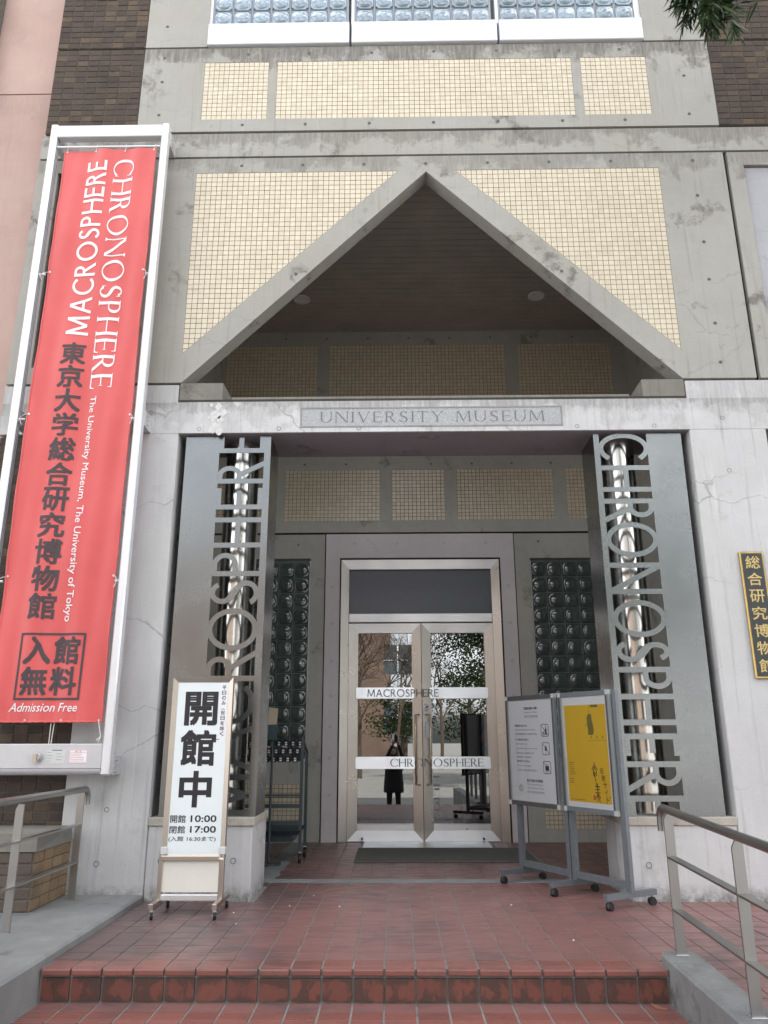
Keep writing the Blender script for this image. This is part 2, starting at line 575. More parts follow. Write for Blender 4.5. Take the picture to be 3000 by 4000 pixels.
WL = {}   # world location of each empty (parts are built in world coordinates)
def thing(name, loc, label, cat, group=None):
    o = bpy.data.objects.new(name, None)
    COL.objects.link(o)
    o.location = loc
    o.empty_display_size = .1
    WL[o.name] = tuple(loc)
    o['label'] = label; o['category'] = cat
    if group: o['group'] = group
    return o

def part_empty(name, parent):
    o = bpy.data.objects.new(name, None)
    COL.objects.link(o)
    o.parent = parent
    o.matrix_parent_inverse = Matrix.Translation(-Vector(WL.get(parent.name, (0, 0, 0))))
    o.empty_display_size = .05
    return o

def copy_tree(o, loc, label, parent=None):
    c = o.copy(); COL.objects.link(c)
    if parent is None:
        c.location = loc; c['label'] = label
        WL[c.name] = tuple(loc)
    else:
        c.parent = parent
    for ch in o.children:
        copy_tree(ch, None, None, c)
    return c

def wall_holes(mb, x0, x1, z0, z1, y0, y1, holes=(), hdepth=None):
    """front at y0 with rectangular holes (a,b,c,d[,depth]); clean faces only"""
    xs = sorted({x0, x1, *[h[0] for h in holes], *[h[1] for h in holes]})
    zs = sorted({z0, z1, *[h[2] for h in holes], *[h[3] for h in holes]})
    xs = [x for x in xs if x0 <= x <= x1]; zs = [z for z in zs if z0 <= z <= z1]
    def solid(i, j):
        if i < 0 or j < 0 or i >= len(xs) - 1 or j >= len(zs) - 1: return False
        cx, cz = (xs[i] + xs[i + 1]) / 2, (zs[j] + zs[j + 1]) / 2
        return not any(h[0] < cx < h[1] and h[2] < cz < h[3] for h in holes)
    for i in range(len(xs) - 1):
        for j in range(len(zs) - 1):
            if not solid(i, j): continue
            a, b, c, d = xs[i], xs[i + 1], zs[j], zs[j + 1]
            mb.add([(a, y0, c), (b, y0, c), (b, y0, d), (a, y0, d)], [(0, 1, 2, 3)])
            if not solid(i - 1, j): mb.add([(a, y0, c), (a, y0, d), (a, y1, d), (a, y1, c)], [(0, 1, 2, 3)])
            if not solid(i + 1, j): mb.add([(b, y0, c), (b, y1, c), (b, y1, d), (b, y0, d)], [(0, 1, 2, 3)])
            if not solid(i, j - 1): mb.add([(a, y0, c), (a, y1, c), (b, y1, c), (b, y0, c)], [(0, 1, 2, 3)])
            if not solid(i, j + 1): mb.add([(a, y0, d), (b, y0, d), (b, y1, d), (a, y1, d)], [(0, 1, 2, 3)])

# pools of small pieces: the 300 that show largest become objects, the rest one joined part
CAMV = Vector((0, 0, H))
def shown(c, n, w, h):
    v = Vector(c) - CAMV
    d = v.dot(fw)
    if d < .2: return 0
    px, py = v.dot(RT) / d, v.dot(UP) / d
    if abs(px) > .51 or abs(py) > .675: return 0
    return w * h * abs(v.normalized().dot(n)) / d ** 2

class Pool:
    def __init__(s, name, many, owner, limit=300):
        s.name, s.many, s.owner, s.limit, s.items = name, many, owner, limit, []
    def add(s, parent, c, U, V, N, w, h, mat, proud=.004, ch=.0025, clip=None, jit=.6, flat=False):
        c, U, V, N = Vector(c), Vector(U), Vector(V), Vector(N)
        poly = [(-w / 2, -h / 2), (w / 2, -h / 2), (w / 2, h / 2), (-w / 2, h / 2)]
        clipped = False
        if clip:
            out = []
            for i in range(len(poly)):
                a, b = poly[i], poly[(i + 1) % len(poly)]
                fa = clip(c + U * a[0] + V * a[1]); fb = clip(c + U * b[0] + V * b[1])
                if fa >= 0: out.append(a)
                if (fa >= 0) != (fb >= 0):
                    t = fa / (fa - fb); out.append((a[0] + (b[0] - a[0]) * t, a[1] + (b[1] - a[1]) * t))
            clipped = len(out) != 4 or any(p not in poly for p in out)
            poly = out
            if len(poly) < 3: return
            ar = abs(sum(poly[i][0] * poly[(i + 1) % len(poly)][1] - poly[(i + 1) % len(poly)][0] * poly[i][1] for i in range(len(poly)))) / 2
            if ar < w * h * .05: return
        s.items.append(dict(p=parent, c=c, U=U, V=V, N=N, w=w, h=h, mat=mat, proud=proud, ch=ch, poly=poly, clipped=clipped, size=shown(c, N, w, h), jit=jit))
    @staticmethod
    def geo(poly, proud, ch):
        n = len(poly)
        cx = sum(p[0] for p in poly) / n; cy = sum(p[1] for p in poly) / n
        def inset(p):
            dx, dy = cx - p[0], cy - p[1]
            return (p[0] + max(-ch, min(ch, dx)), p[1] + max(-ch, min(ch, dy)))
        vs = [(p[0], p[1], -.003) for p in poly] + [(p[0], p[1], proud - ch * .6) for p in poly] + [(*inset(p), proud) for p in poly]
        fs = [tuple(range(2 * n, 3 * n))]
        for i in range(n):
            j = (i + 1) % n
            fs.append((i, j, n + j, n + i)); fs.append((n + i, n + j, 2 * n + j, 2 * n + i))
        return vs, fs
    def flush(s):
        cache = {}
        s.items.sort(key=lambda d: -d['size'])
        vis = [d for d in s.items if d['size'] > 0]
        allow = s.limit
        rest = {}
        for k, d in enumerate(s.items):
            tilt = Matrix.Rotation(random.gauss(0, .006 * d['jit']), 3, 'X') @ Matrix.Rotation(random.gauss(0, .006 * d['jit']), 3, 'Y')
            off = random.gauss(0, .0005 * d['jit'])
            B = Matrix((d['U'], d['V'], d['N'])).transposed() @ tilt
            if k < allow and d['size'] > 0 and not d['clipped']:
                key = (round(d['w'], 4), round(d['h'], 4), d['mat'], d['proud'])
                if key not in cache:
                    vs, fs = s.geo(d['poly'], d['proud'], d['ch'])
                    m = bpy.data.meshes.new(s.name); m.from_pydata(vs, [], fs); m.materials.append(MT[d['mat']])
                    cache[key] = m
                o = bpy.data.objects.new(s.name, cache[key])
                COL.objects.link(o)
                if d['p'] is not None:
                    o.parent = d['p']
                    o.matrix_parent_inverse = Matrix.Translation(-Vector(WL.get(d['p'].name, (0, 0, 0))))
                Mx = B.to_4x4(); Mx.translation = d['c'] + d['N'] * off
                o.matrix_basis = Mx
            else:
                vs, fs = s.geo(d['poly'], d['proud'], d['ch'])
                mb = rest.setdefault(d['mat'], MB())
                mb.add([B @ Vector(v) + d['c'] + d['N'] * off for v in vs], fs)
        if rest:
            mb = MB(); mats = []; idx = []
            for i, (mt, r) in enumerate(rest.items()):
                mb.add(r.v, r.f); mats.append(mt); idx += [i] * len(r.f)
            m = mb.mesh(s.many)
            for mt in mats: m.materials.append(MT[mt])
            m.polygons.foreach_set('material_index', idx)
            link(s.many, m, s.owner, kind='stuff')

# ------------------------------------------------------------------ lettering
def rect(x0, y0, x1, y1): return [(x0, y0), (x1, y0), (x1, y1), (x0, y1)]
def slant(x0, y0, x1, y1, w): return [(x0 - w / 2, y0), (x0 + w / 2, y0), (x1 + w / 2, y1), (x1 - w / 2, y1)]
def ring(cx, cy, rx, ry, Tx, Ty, a0, a1, n=22):
    out = []
    n = max(6, int(n * abs(a1 - a0) / 180))
    for i in range(n):
        A = [R(a0 + (a1 - a0) * (i + k) / n) for k in (0, 1)]
        q = [(cx + rx * math.cos(a), cy + ry * math.sin(a)) for a in A] + [(cx + (rx - Tx) * math.cos(a), cy + (ry - Ty) * math.sin(a)) for a in A[::-1]]
        out.append(q)
    return out

def glyph(ch, T=.14, t=None, serif=0.):
    """returns width, list of convex polygons in a unit-height box"""
    t = t or T
    P = []
    sv = serif
    def foot(x, y, wd=None):
        if not sv: return
        wd = wd or T / 2 + sv
        h = .028
        P.append(rect(x - wd, y if y < .5 else y - h, x + wd, y + h if y < .5 else y))
        k = wd * .55
        if y < .5: P.append([(x - k, h), (x + k, h), (x + T / 2, h * 2.6), (x - T / 2, h * 2.6)])
        else: P.append([(x - T / 2, 1 - h * 2.6), (x + T / 2, 1 - h * 2.6), (x + k, 1 - h), (x - k, 1 - h)])
    if ch == 'I':
        w = T; P.append(rect(0, 0, T, 1)); foot(T / 2, 0); foot(T / 2, 1)
    elif ch == 'H':
        w = .74; P += [rect(0, 0, T, 1), rect(w - T, 0, w, 1), rect(T, .5 - t / 2, w - T, .5 + t / 2)]
        for x in (T / 2, w - T / 2): foot(x, 0); foot(x, 1)
    elif ch == 'E':
        w = .52; P += [rect(0, 0, T, 1), rect(T, 0, w, t), rect(T, 1 - t, w, 1), rect(T, .51 - t / 2, w * .88, .51 + t / 2)]
        if sv:
            P += [[(w - .05, 0), (w + .02, 0), (w + .05, .2), (w + .025, .2)], [(w - .04, 1), (w - .0, 1), (w + .0, .82), (w - .02, .82)], rect(w * .86, .51 - .09, w * .9, .51 + .09)]
            P += [rect(-sv, 0, 0, .028), rect(-sv, .972, 0, 1)]
    elif ch in 'PR':
        w = .52 if ch == 'P' else .62
        b = .46 if ch == 'P' else .48
        cy = (1 + b) / 2; ry = (1 - b) / 2; cx = .24
        P += [rect(0, 0, T, 1), rect(T, 1 - t, cx, 1), rect(T, b, cx, b + t)]
        P += ring(cx, cy, .50 - cx, ry, T, t, -90, 90)
        if ch == 'R': P.append(slant(w - T * .4, 0, .26, b + t * .3, T * 1.15))
        foot(T / 2, 0)
        if sv: P.append(rect(-sv, .972, 0, 1))
        if ch == 'R' and sv: P.append(rect(w - T, 0, w + sv + .02, .028))
    elif ch == 'C':
        w = .78; P += ring(.46, .5, .46, .52, T, t, 42, 318, 30)
        if sv: P += [rect(.77, .70, .80, .93), rect(.78, .08, .80, .26)]
    elif ch == 'O':
        w = .94; P += ring(.47, .5, .47, .52, T, t, 0, 360, 30)
    elif ch == 'N':
        w = .78; ts = t if sv else T
        P += [rect(0, 0, ts, 1), rect(w - ts, 0, w, 1), [(0, 1), (T * 1.15, 1), (w, 0), (w - T * 1.15, 0)]]
        if sv: foot(ts / 2, 0, sv + .03); P.append(rect(-sv, .972, 0, 1)); foot(w - ts / 2, 1, sv + .03)
    elif ch == 'S':
        w = .52
        P += ring(.265, .745, .235, .265, T, t, 25, 200, 20) + ring(.255, .255, .265, .265, T, t, -155, 25, 20)
        # spine
        pts = []
        for i in range(11):
            k = i / 10
            a = R(200); p0 = Vector((.265 + (.235 - T / 2) * math.cos(a), .745 + (.265 - t / 2) * math.sin(a)))
            b_ = R(25); p3 = Vector((.255 + (.265 - T / 2) * math.cos(b_), .255 + (.265 - t / 2) * math.sin(b_)))
            p1 = p0 + Vector((.05, -.14)); p2 = p3 + Vector((-.05, .14))
            pts.append(((1 - k) ** 3 * p0 + 3 * (1 - k) ** 2 * k * p1 + 3 * (1 - k) * k * k * p2 + k ** 3 * p3, T * (1.0 + .25 * math.sin(PI * k))))
        for (p, a), (q, b_) in zip(pts[:-1], pts[1:]):
            d = (q - p).normalized(); nn = Vector((-d.y, d.x))
            P.append([tuple(p - nn * a / 2), tuple(q - nn * b_ / 2), tuple(q + nn * b_ / 2), tuple(p + nn * a / 2)])
        if sv: P += [rect(.46, .78, .485, .96), rect(.0, .05, .025, .24)]
    elif ch == 'M':
        w = .92; ts = t if sv else T
        P += [slant(ts / 2, 0, ts / 2 + .05, 1, ts), slant(w - T / 2, 0, w - T / 2 - .05, 1, T), slant(w / 2, .08, .12, 1, T), slant(w / 2, .08, w - .12, 1, ts)]
        if sv:
            foot(ts / 2, 0, .07 + sv * .3); foot(w - T / 2, 0)
    elif ch == 'A':
        w = .80; ts = t if sv else T
        P += [slant(ts / 2, 0, w / 2 - .01, 1, ts), slant(w - T / 2, 0, w / 2 + .01, 1, T), rect(.2, .32, w - .2, .32 + t)]
    elif ch == 'U':
        w = .70; ts = t if sv else T
        P += [rect(0, .32, T, 1), rect(w - ts, .32, w, 1)] + ring(w / 2, .33, w / 2, .34, T, t, 180, 360, 20)
        foot(T / 2, 1); foot(w - ts / 2, 1, sv + .04)
    elif ch == 'V':
        w = .74; P += [slant(w / 2, 0, T / 2, 1, T), slant(w / 2, 0, w - t / 2, 1, t)]; foot(T / 2, 1); foot(w - t / 2, 1, sv + .04)
    elif ch == 'Y':
        w = .70; P += [slant(w / 2, .48, T / 2, 1, T), slant(w / 2, .48, w - t / 2, 1, t), rect(w / 2 - T / 2, 0, w / 2 + T / 2, .5)]; foot(w / 2, 0); foot(T / 2, 1, sv + .04); foot(w - t / 2, 1, sv + .04)
    elif ch == 'T':
        w = .64; P += [rect(0, 1 - t, w, 1), rect(w / 2 - T / 2, 0, w / 2 + T / 2, 1)]; foot(w / 2, 0)
        if sv: P += [rect(0, .82, .028, 1), rect(w - .028, .82, w, 1)]
    else:
        w = .35
    return w, P

def strokes_to(mb, P, org, U, V, N, su, sv, depth, seed=0):
    """map glyph polygons to space; each polygon a hair apart so that no two faces share a plane"""
    org, U, V, N = Vector(org), Vector(U), Vector(V), Vector(N)
    for i, q in enumerate(P):
        e = ((i * 7 + seed) % 13) * .00006
        f = [org + U * (p[0] * su) + V * (p[1] * sv) + N * (depth + e) for p in q]
        b = [org + U * (p[0] * su) + V * (p[1] * sv) - N * e for p in q]
        n = len(q)
        if depth <= .0011:
            mb.add(f, [tuple(range(n))])
        else:
            mb.add(f + b, [tuple(range(n)), tuple(range(2 * n - 1, n - 1, -1))] + [(k, k + n, (k + 1) % n + n, (k + 1) % n) for k in range(n)])

def caps(word, org, U, V, N, length, height, T, t=None, serif=0., depth=.001, gap=.16, space=.7, each=None):
    """a word of stroke capitals filling length x height"""
    items = []; x = 0
    for ch in word:
        if ch == ' ': x += space; continue
        w, P = glyph(ch, T, t, serif)
        items.append((x, P)); x += w + gap
    x -= gap
    U, V, N = Vector(U), Vector(V), Vector(N)
    out = []
    for k, (px, P) in enumerate(items):
        mb = MB()
        strokes_to(mb, P, Vector(org) + U * (px * length / x), U, V, N, length / x, height, depth, seed=k * 3)
        if each: mb.build(*each)
        out.append(mb)
    return out

_tc = {}
def font_mesh(body, bold):
    k = (body, bold)
    if k not in _tc:
        c = bpy.data.curves.new('t', 'FONT'); c.body = body; c.size = 1; c.offset = bold; c.resolution_u = 3
        o = bpy.data.objects.new('t', c); COL.objects.link(o)
        dg = bpy.context.evaluated_depsgraph_get()
        m = bpy.data.meshes.new_from_object(o.evaluated_get(dg))
        vs = [v.co.copy() for v in m.vertices]; fs = [tuple(p.vertices) for p in m.polygons]
        bpy.data.objects.remove(o); bpy.data.curves.remove(c); bpy.data.meshes.remove(m)
        _tc[k] = (vs, fs)
    return _tc[k]

def text(mb, body, org, U, V, w, h, bold=.0, fit='box', shear=0., align='l'):
    """font text mapped so that its ink fills w x h from org; fit 'h': keep proportion by height"""
    vs, fs = font_mesh(body, 0)
    if not vs: return mb
    x0, x1 = min(v.x for v in vs), max(v.x for v in vs); y0, y1 = min(v.y for v in vs), max(v.y for v in vs)
    su = w / (x1 - x0) if w else h / (y1 - y0)
    sv = h / (y1 - y0) if h else su
    if fit == 'em': sv = h; y0 = 0; su = w / (x1 - x0)
    ox = 0
    org, U, V = Vector(org), Vector(U), Vector(V)
    Nn = U.cross(V).normalized()
    # heavier strokes: a few copies shifted by a fraction of the pen, each a hair above the other
    sh = [(0, 0)] if not bold else [(-1, -1), (1, -1), (1, 1), (-1, 1)]
    w_, h_ = (x1 - x0) * su, (y1 - y0) * sv
    ku, kv = bold * su, bold * sv
    for q, (du, dv) in enumerate(sh):
        o2 = org + Nn * (.00007 * q) + U * (du * ku) + V * (dv * kv)
        mb.add([o2 + U * ((v.x - x0) * su + shear * (v.y - y0) * sv) + V * ((v.y - y0) * sv) for v in vs], fs)
    return mb

X_, Yv, Z_ = Vector((1, 0, 0)), Vector((0, 1, 0)), Vector((0, 0, 1))
FRONT = Vector((0, -1, 0))

# ================================================================== SETTING
GZ = -.62
MB().add([(-150, -200, GZ), (150, -200, GZ), (150, 60, GZ), (-150, 60, GZ)], [(0, 1, 2, 3)]).build('ground', 'asphalt', kind='structure')

# landing and steps -------------------------------------------------
XC0, PX = -.067, .160
YR0, PY = 4.559, .150
landing = MB()
landing.box(-2.35, 4.42, GZ, 1.55, 9.6, -.004)
landing.box(1.55, 2.2, GZ, 4.6, 9.6, -.004)
for k in range(1, 4):
    y = 4.42 - .287 * k
    landing.box(-1.83, y, GZ, 1.375, y + .287, -.155 * k - .004)
landing = landing.build('landing', 'joint', kind='structure')
ft = Pool('floor_tile', 'floor_tiles', landing)
rowj = MB()
def floor_rows(y0, y1, xa, xb, z=-.001, skip=None):
    k0 = math.floor((xa - XC0) / PX) - 1
    r0 = math.floor((y0 - YR0) / PY) - 1
    for k in range(k0, k0 + int((xb - xa) / PX) + 4):
        for r in range(r0, r0 + int((y1 - y0) / PY) + 4):
            a, b = XC0 + k * PX + .0045, XC0 + (k + 1) * PX - .0045
            c, d = YR0 + r * PY + .0030, YR0 + (r + 1) * PY - .0030
            a, b, c, d = max(a, xa), min(b, xb), max(c, y0), min(d, y1)
            if b - a < .02 or d - c < .02: continue
            if skip and skip((a + b) / 2, (c + d) / 2): continue
            rowj.add([(a, d - .001, -.0030), (b, d - .001, -.0030), (b, d + .0065, -.0030), (a, d + .0065, -.0030)], [(0, 1, 2, 3)])
            ft.add(landing, ((a + b) / 2, (c + d) / 2, z), X_, Yv, Z_, b - a, d - c, 'floor_tile', .002, .0012)
def skip_a(x, y):
    if 6.814 < y < 6.975: return True
    if y > 6.10 and y < 6.69 and (x < -1.10 or x > 1.72): return True
    if y > 6.975 and -1.19 < x < -1.0: return True
    if y > 7.9 and y < 8.74 and -.37 < x < 1.3: return True
    return False
floor_rows(4.559, 6.81, -1.83, 3.6, skip=skip_a)
floor_rows(3.0, 4.559, 1.56, 3.6)
floor_rows(6.98, 9.26, -2.28, 3.06, skip=skip_a)
ft.flush()
rowj.build('row_joints', 'row_joint', landing, kind='stuff')
gs = MB().box(-2.28, 6.816, -.003, 3.06, 6.973, .0015).build('granite_strip', 'granite', landing)
MB().box(-1.188, 6.976, -.003, -1.002, 9.27, .001).build('drain_strip', 'slab', landing)
# bull-nose tiles and riser tiles
def nose_tile(x0, x1, y, z):
    """tile running back from the rounded step edge with grooves"""
    prof = [(.016, -.032), (.002, -.031), (0, -.026), (0, -.008), (.003, -.002), (.008, 0.0), (.028, .0005), (.031, -.0015), (.034, .0005), (.052, .0005), (.055, -.0015), (.058, .0005), (.158, .0005), (.158, -.006)]
    m = MB()
    n = len(prof)
    m.add([(x0, y + p, z + q) for p, q in prof] + [(x1, y + p, z + q) for p, q in prof], [(i, i + n, i + 1 + n, i + 1) for i in range(n - 1)] + [tuple(range(n)), tuple(range(2 * n - 1, n - 1, -1))])
    return m
for s_, (y, z) in enumerate(((4.395, 0), (4.108, -.155), (3.821, -.31), (3.534, -.465))):
    for k in range(-12, 10):
        a, b = XC0 + k * PX + .006, XC0 + (k + 1) * PX - .006
        a, b = max(a, -1.815), min(b, 1.362)
        if b - a < .03: continue
        nose_tile(a, b, y + random.gauss(0, .0008), z + random.gauss(0, .0006)).build('nosing_tile', 'nosing_tile', landing)
        MB().box(a, y + .012, z - .148, b, y + .05, z - .044).build('riser_tile', 'riser_tile', landing)
        if s_:
            MB().box(a, y + .160, z - .01, b, y + .2985, z + .0005).build('tread_tile', 'floor_tile', landing)

# left slab with its raised edge, right kerb -------------------------
sb = MB()
sb.prism_y([(-6, GZ), (-1.83, GZ), (-1.83, .032), (-1.845, .045), (-6, .045)], -2.0, 6.06)
sb.build('concrete_slab', 'slab', kind='structure')
kb = thing('concrete_kerb', (1.46, 4.5, 0), 'grey concrete kerb beside the right end of the steps, carrying a steel handrail', 'kerb')
m = MB()
m.add([(1.375, 4.50, GZ), (1.395, 4.56, GZ), (1.555, 4.56, GZ), (1.555, -1, GZ), (1.375, -1, GZ),
       (1.375, 4.50, .038), (1.395, 4.555, .048), (1.555, 4.555, .048), (1.555, -1, -.05), (1.375, -1, -.06)],
      [(5, 9, 8, 7, 6), (0, 1, 6, 5), (1, 2, 7, 6), (2, 3, 8, 7), (3, 4, 9, 8), (4, 0, 5, 9)])
m.build('kerb_block', 'kerb', kb)

# ================================================================== MUSEUM BUILDING
mus = thing('museum_building', (0.318, 6.06, 0), 'grey concrete museum with triangular gable opening, cream mosaic tile panels and recessed glass entrance doors', 'building')
YF, YB = 6.06, 9.28
XM = .3175

TP = [(-1.858, -1.219, 6.89, 7.585), (-1.135, 1.772, 6.89, 7.585), (1.862, 2.505, 6.89, 7.585)]
m = MB()
wall_holes(m, -2.47, 3.13, 6.748, 7.764, YF, YF + .3, TP)
wall_holes(m, -3.38, 4.03, 6.457, 6.722, YF + .003, YF + .3)
# gable wall
m.prism_y([(-2.52, 4.092), (-1.858, 4.092), (-1.858, 6.268), (-1.858, 6.432), (-2.52, 6.432)], YF, YF + .17)
m.prism_y([(-1.858, 6.268), (2.505, 6.268), (2.505, 6.432), (-1.858, 6.432)], YF, YF + .17)
m.prism_y([(2.505, 4.092), (3.122, 4.092), (3.122, 6.432), (2.505, 6.432)], YF, YF + .17)
m.prism_y([(-1.858, 4.092), (-1.843, 4.092), (XM, 6.257), (XM, 6.268), (.055, 6.268), (-1.858, 4.37)], YF, YF + .17)
m.prism_y([(2.505, 4.092), (2.505, 4.37), (.592, 6.268), (XM, 6.268), (XM, 6.257), (2.49, 4.092)], YF, YF + .17)
# side bays with their recessed panels
wall_holes(m, -3.38, -2.545, 4.092, 6.432, YF + .002, YF + .3, [(-3.18, -2.69, 4.25, 6.29)])
wall_holes(m, 3.158, 4.03, 4.092, 6.432, YF + .002, YF + .3, [(3.30, 3.90, 4.19, 6.288)])
wall_holes(m, -2.47, -1.852, 7.786, 12.0, YF, YF + .3)
wall_holes(m, 2.512, 3.13, 7.786, 12.0, YF, YF + .3)
wall_holes(m, -1.852, 2.512, 9.05, 12.0, YF, YF + .3)
m.build('concrete_wall', 'concrete', mus)
# dark joints behind
m = MB()
m.box(-3.37, YF + .05, 4.0, -1.86, YF + .2, 4.3).box(2.51, YF + .05, 4.0, 4.02, YF + .2, 4.3)
m.box(-3.37, YF + .05, 6.40, 4.02, YF + .15, 6.50).box(-3.37, YF + .05, 6.70, 4.02, YF + .15, 6.78)
m.box(-3.37, YF + .06, 7.70, 4.02, YF + .16, 7.84)
m.box(-2.60, YF + .05, 4.1, -2.50, YF + .15, 6.44).box(3.11, YF + .05, 4.1, 3.17, YF + .15, 6.44)
m.build('wall_joint', 'dark_gap', mus)
MB().box(-3.165, YF + .04, 4.265, -2.705, YF + .28, 6.275).build('recessed_panel', 'panel_pale', mus)
MB().box(3.313, YF + .03, 4.203, 3.89, YF + .25, 6.275).build('recessed_panel', 'panel_pale', mus)

# mosaic panels
mosaic = Pool('mosaic_tile', 'mosaic_tiles', mus)
PT = .0497
def tile_panel(x0, x1, z0, z1, y, clip=None, poly=None):
    g_ = MB()
    if poly: g_.add([(p[0], y + .007, p[1]) for p in poly], [tuple(range(len(poly)))])
    else: g_.add([(x0, y + .007, z0), (x1, y + .007, z0), (x1, y + .007, z1), (x0, y + .007, z1)], [(0, 1, 2, 3)])
    pn = g_.build('tile_panel', 'grout', mus)
    nx = max(1, round((x1 - x0) / PT)); nz = max(1, round((z1 - z0) / PT))
    px, pz = (x1 - x0) / nx, (z1 - z0) / nz
    for i in range(nx):
        for j in range(nz):
            mosaic.add(pn, (x0 + (i + .5) * px, y + .006, z0 + (j + .5) * pz), X_, Z_, FRONT, px - .0044, pz - .0044, 'mosaic', .0035, .0012, clip=clip, jit=.8)
for a, b, c, d in TP: tile_panel(a, b, c, d, YF)
tile_panel(-1.858, .055, 4.37, 6.268, YF, clip=lambda p: (p.z - 4.375) - (p.x + 1.858) * (1.898 / 1.913), poly=[(-1.858, 4.37), (.055, 6.268), (-1.858, 6.268)])
tile_panel(.592, 2.505, 4.37, 6.268, YF, clip=lambda p: (p.z - 4.375) - (2.505 - p.x) * (1.898 / 1.913), poly=[(2.505, 4.37), (2.505, 6.268), (.592, 6.268)])

# brick clad bays
bricks = Pool('brick_tile', 'brick_tiles', mus)
def brick_bay(x0, x1, z0, z1, y, rx=.1165, rz=.0695, anchor='r', tiles=True):
    MB().box(x0, y + .004, z0, x1, y + .25, z1).build('brick_backing', 'brick_grout', mus)
    if not tiles: return
    nz = max(1, round((z1 - z0) / rz)); pz = (z1 - z0) / nz
    nx = max(1, round((x1 - x0) / rx)); px = (x1 - x0) / nx
    for i in range(nx):
        for j in range(nz):
            bricks.add(mus, (x0 + (i + .5) * px, y + .004, z0 + (j + .5) * pz), X_, Z_, FRONT, px - .008, pz - .0065, 'brick', .006, .0025, jit=2.5)
brick_bay(-3.36, -2.478, 6.748, 7.764, YF)
brick_bay(-3.36, -2.478, 7.786, 8.82, YF)
brick_bay(3.137, 4.03, 6.748, 7.764, YF)
brick_bay(3.137, 4.03, 7.786, 8.82, YF)
MB().box(-3.36, YF, 8.83, -2.475, YF + .25, 12).box(3.135, YF, 8.83, 4.03, YF + .25, 12).build('upper_wall', 'brick', mus)
brick_bay(-3.37, -2.482, .045, 3.60, YF + .02)
brick_bay(3.14, 4.03, 0, 3.60, YF + .02)
# white painted portal
m = MB()
wall_holes(m, -3.38, 4.03, 3.62, 4.068, YF, YF + .59, [(-1.862, 2.503, 3.905, 4.2)])
m.build('lintel', 'white_paint', mus)
MB().cbox(-2.477, YF, GZ, -1.835, YF + .59, 3.6205, .006).build('pillar', 'white_paint', mus)
MB().cbox(2.492, YF, GZ, 3.132, YF + .59, 3.6205, .006).build('pillar', 'white_paint', mus)
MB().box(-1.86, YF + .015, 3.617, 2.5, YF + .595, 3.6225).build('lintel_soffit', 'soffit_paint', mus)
m = MB().box(-1.855, YF + .0045, 3.9055, 2.495, YF + .58, 3.929)
m.build('moss_line', 'moss_joint', mus)
# ledge and corner blocks
m = MB().add([(-1.40, YF + .012, 3.9295), (2.02, YF + .012, 3.9295), (2.02, YF + .012, 3.952), (-1.40, YF + .012, 3.952), (-1.40, YF + .6, 3.9295), (2.02, YF + .6, 3.9295), (2.02, YF + .6, 3.99), (-1.40, YF + .6, 3.99)],
             [(0, 1, 2, 3), (3, 2, 6, 7), (1, 5, 6, 2), (4, 0, 3, 7), (5, 4, 7, 6), (0, 4, 5, 1)])
m.build('ledge_coping', 'ledge', mus)
for xa, xb in ((-1.852, -1.48), (2.135, 2.494)):
    s_ = 1 if xa < 0 else -1
    inn = xb if s_ > 0 else xa; out_ = xa if s_ > 0 else xb
    j = inn + s_ * .08
    m = MB().add([(out_, YF + .006, 3.918), (inn, YF + .006, 3.918), (inn, YF + .006, 4.086), (out_, YF + .006, 4.086),
                  (out_, YF + .5, 3.918), (j, YF + .5, 3.918), (j, YF + .5, 3.96), (out_, YF + .5, 3.96)],
                 [(0, 1, 2, 3), (3, 2, 6, 7), (1, 5, 6, 2), (4, 0, 3, 7), (5, 4, 7, 6), (0, 4, 5, 1)])
    m.build('corner_block', 'ledge', mus)
# inscription plate
pl = MB()
pl.box(-.787, YF - .001, 3.674, 1.419, YF + .02, 3.8325)
pl = pl.build('inscription_plate', 'plate_stone', mus)
fr_ = MB()
for q in ((-.80, -.787, 3.662, 3.845), (1.419, 1.432, 3.662, 3.845), (-.787, 1.419, 3.8325, 3.845), (-.787, 1.419, 3.662, 3.674)):
    fr_.box(q[0], YF - .0045, q[2], q[1], YF + .004, q[3])
fr_.build('plate_edge', 'granite', pl)
caps('UNIVERSITY MUSEUM', (-.625, YF - .0012, 3.705), X_, Z_, FRONT, 1.90, .098, .10, .045, .05, .001, gap=.28, space=.62, each=('letter', 'engraved_pale', pl))
# flaking white patch on the lintel
for k in range(26):
    x = -1.52 + random.gauss(0, .05); z = random.uniform(3.64, 3.88)
    n_ = 9; a0 = random.random() * 6
    rr = random.uniform(.012, .045)
    pts = [(x + rr * random.uniform(.55, 1.1) * math.cos(a0 + 2 * PI * i / n_) * .8, z + rr * random.uniform(.6, 1.3) * math.sin(a0 + 2 * PI * i / n_)) for i in range(n_)]
    if k == 0: fl = MB()
    fl.prism_y(pts, YF - .002 - .0003 * (k % 9), YF + .001)
fl.build('flaked_plaster', 'plaster_chip', mus, kind='stuff')

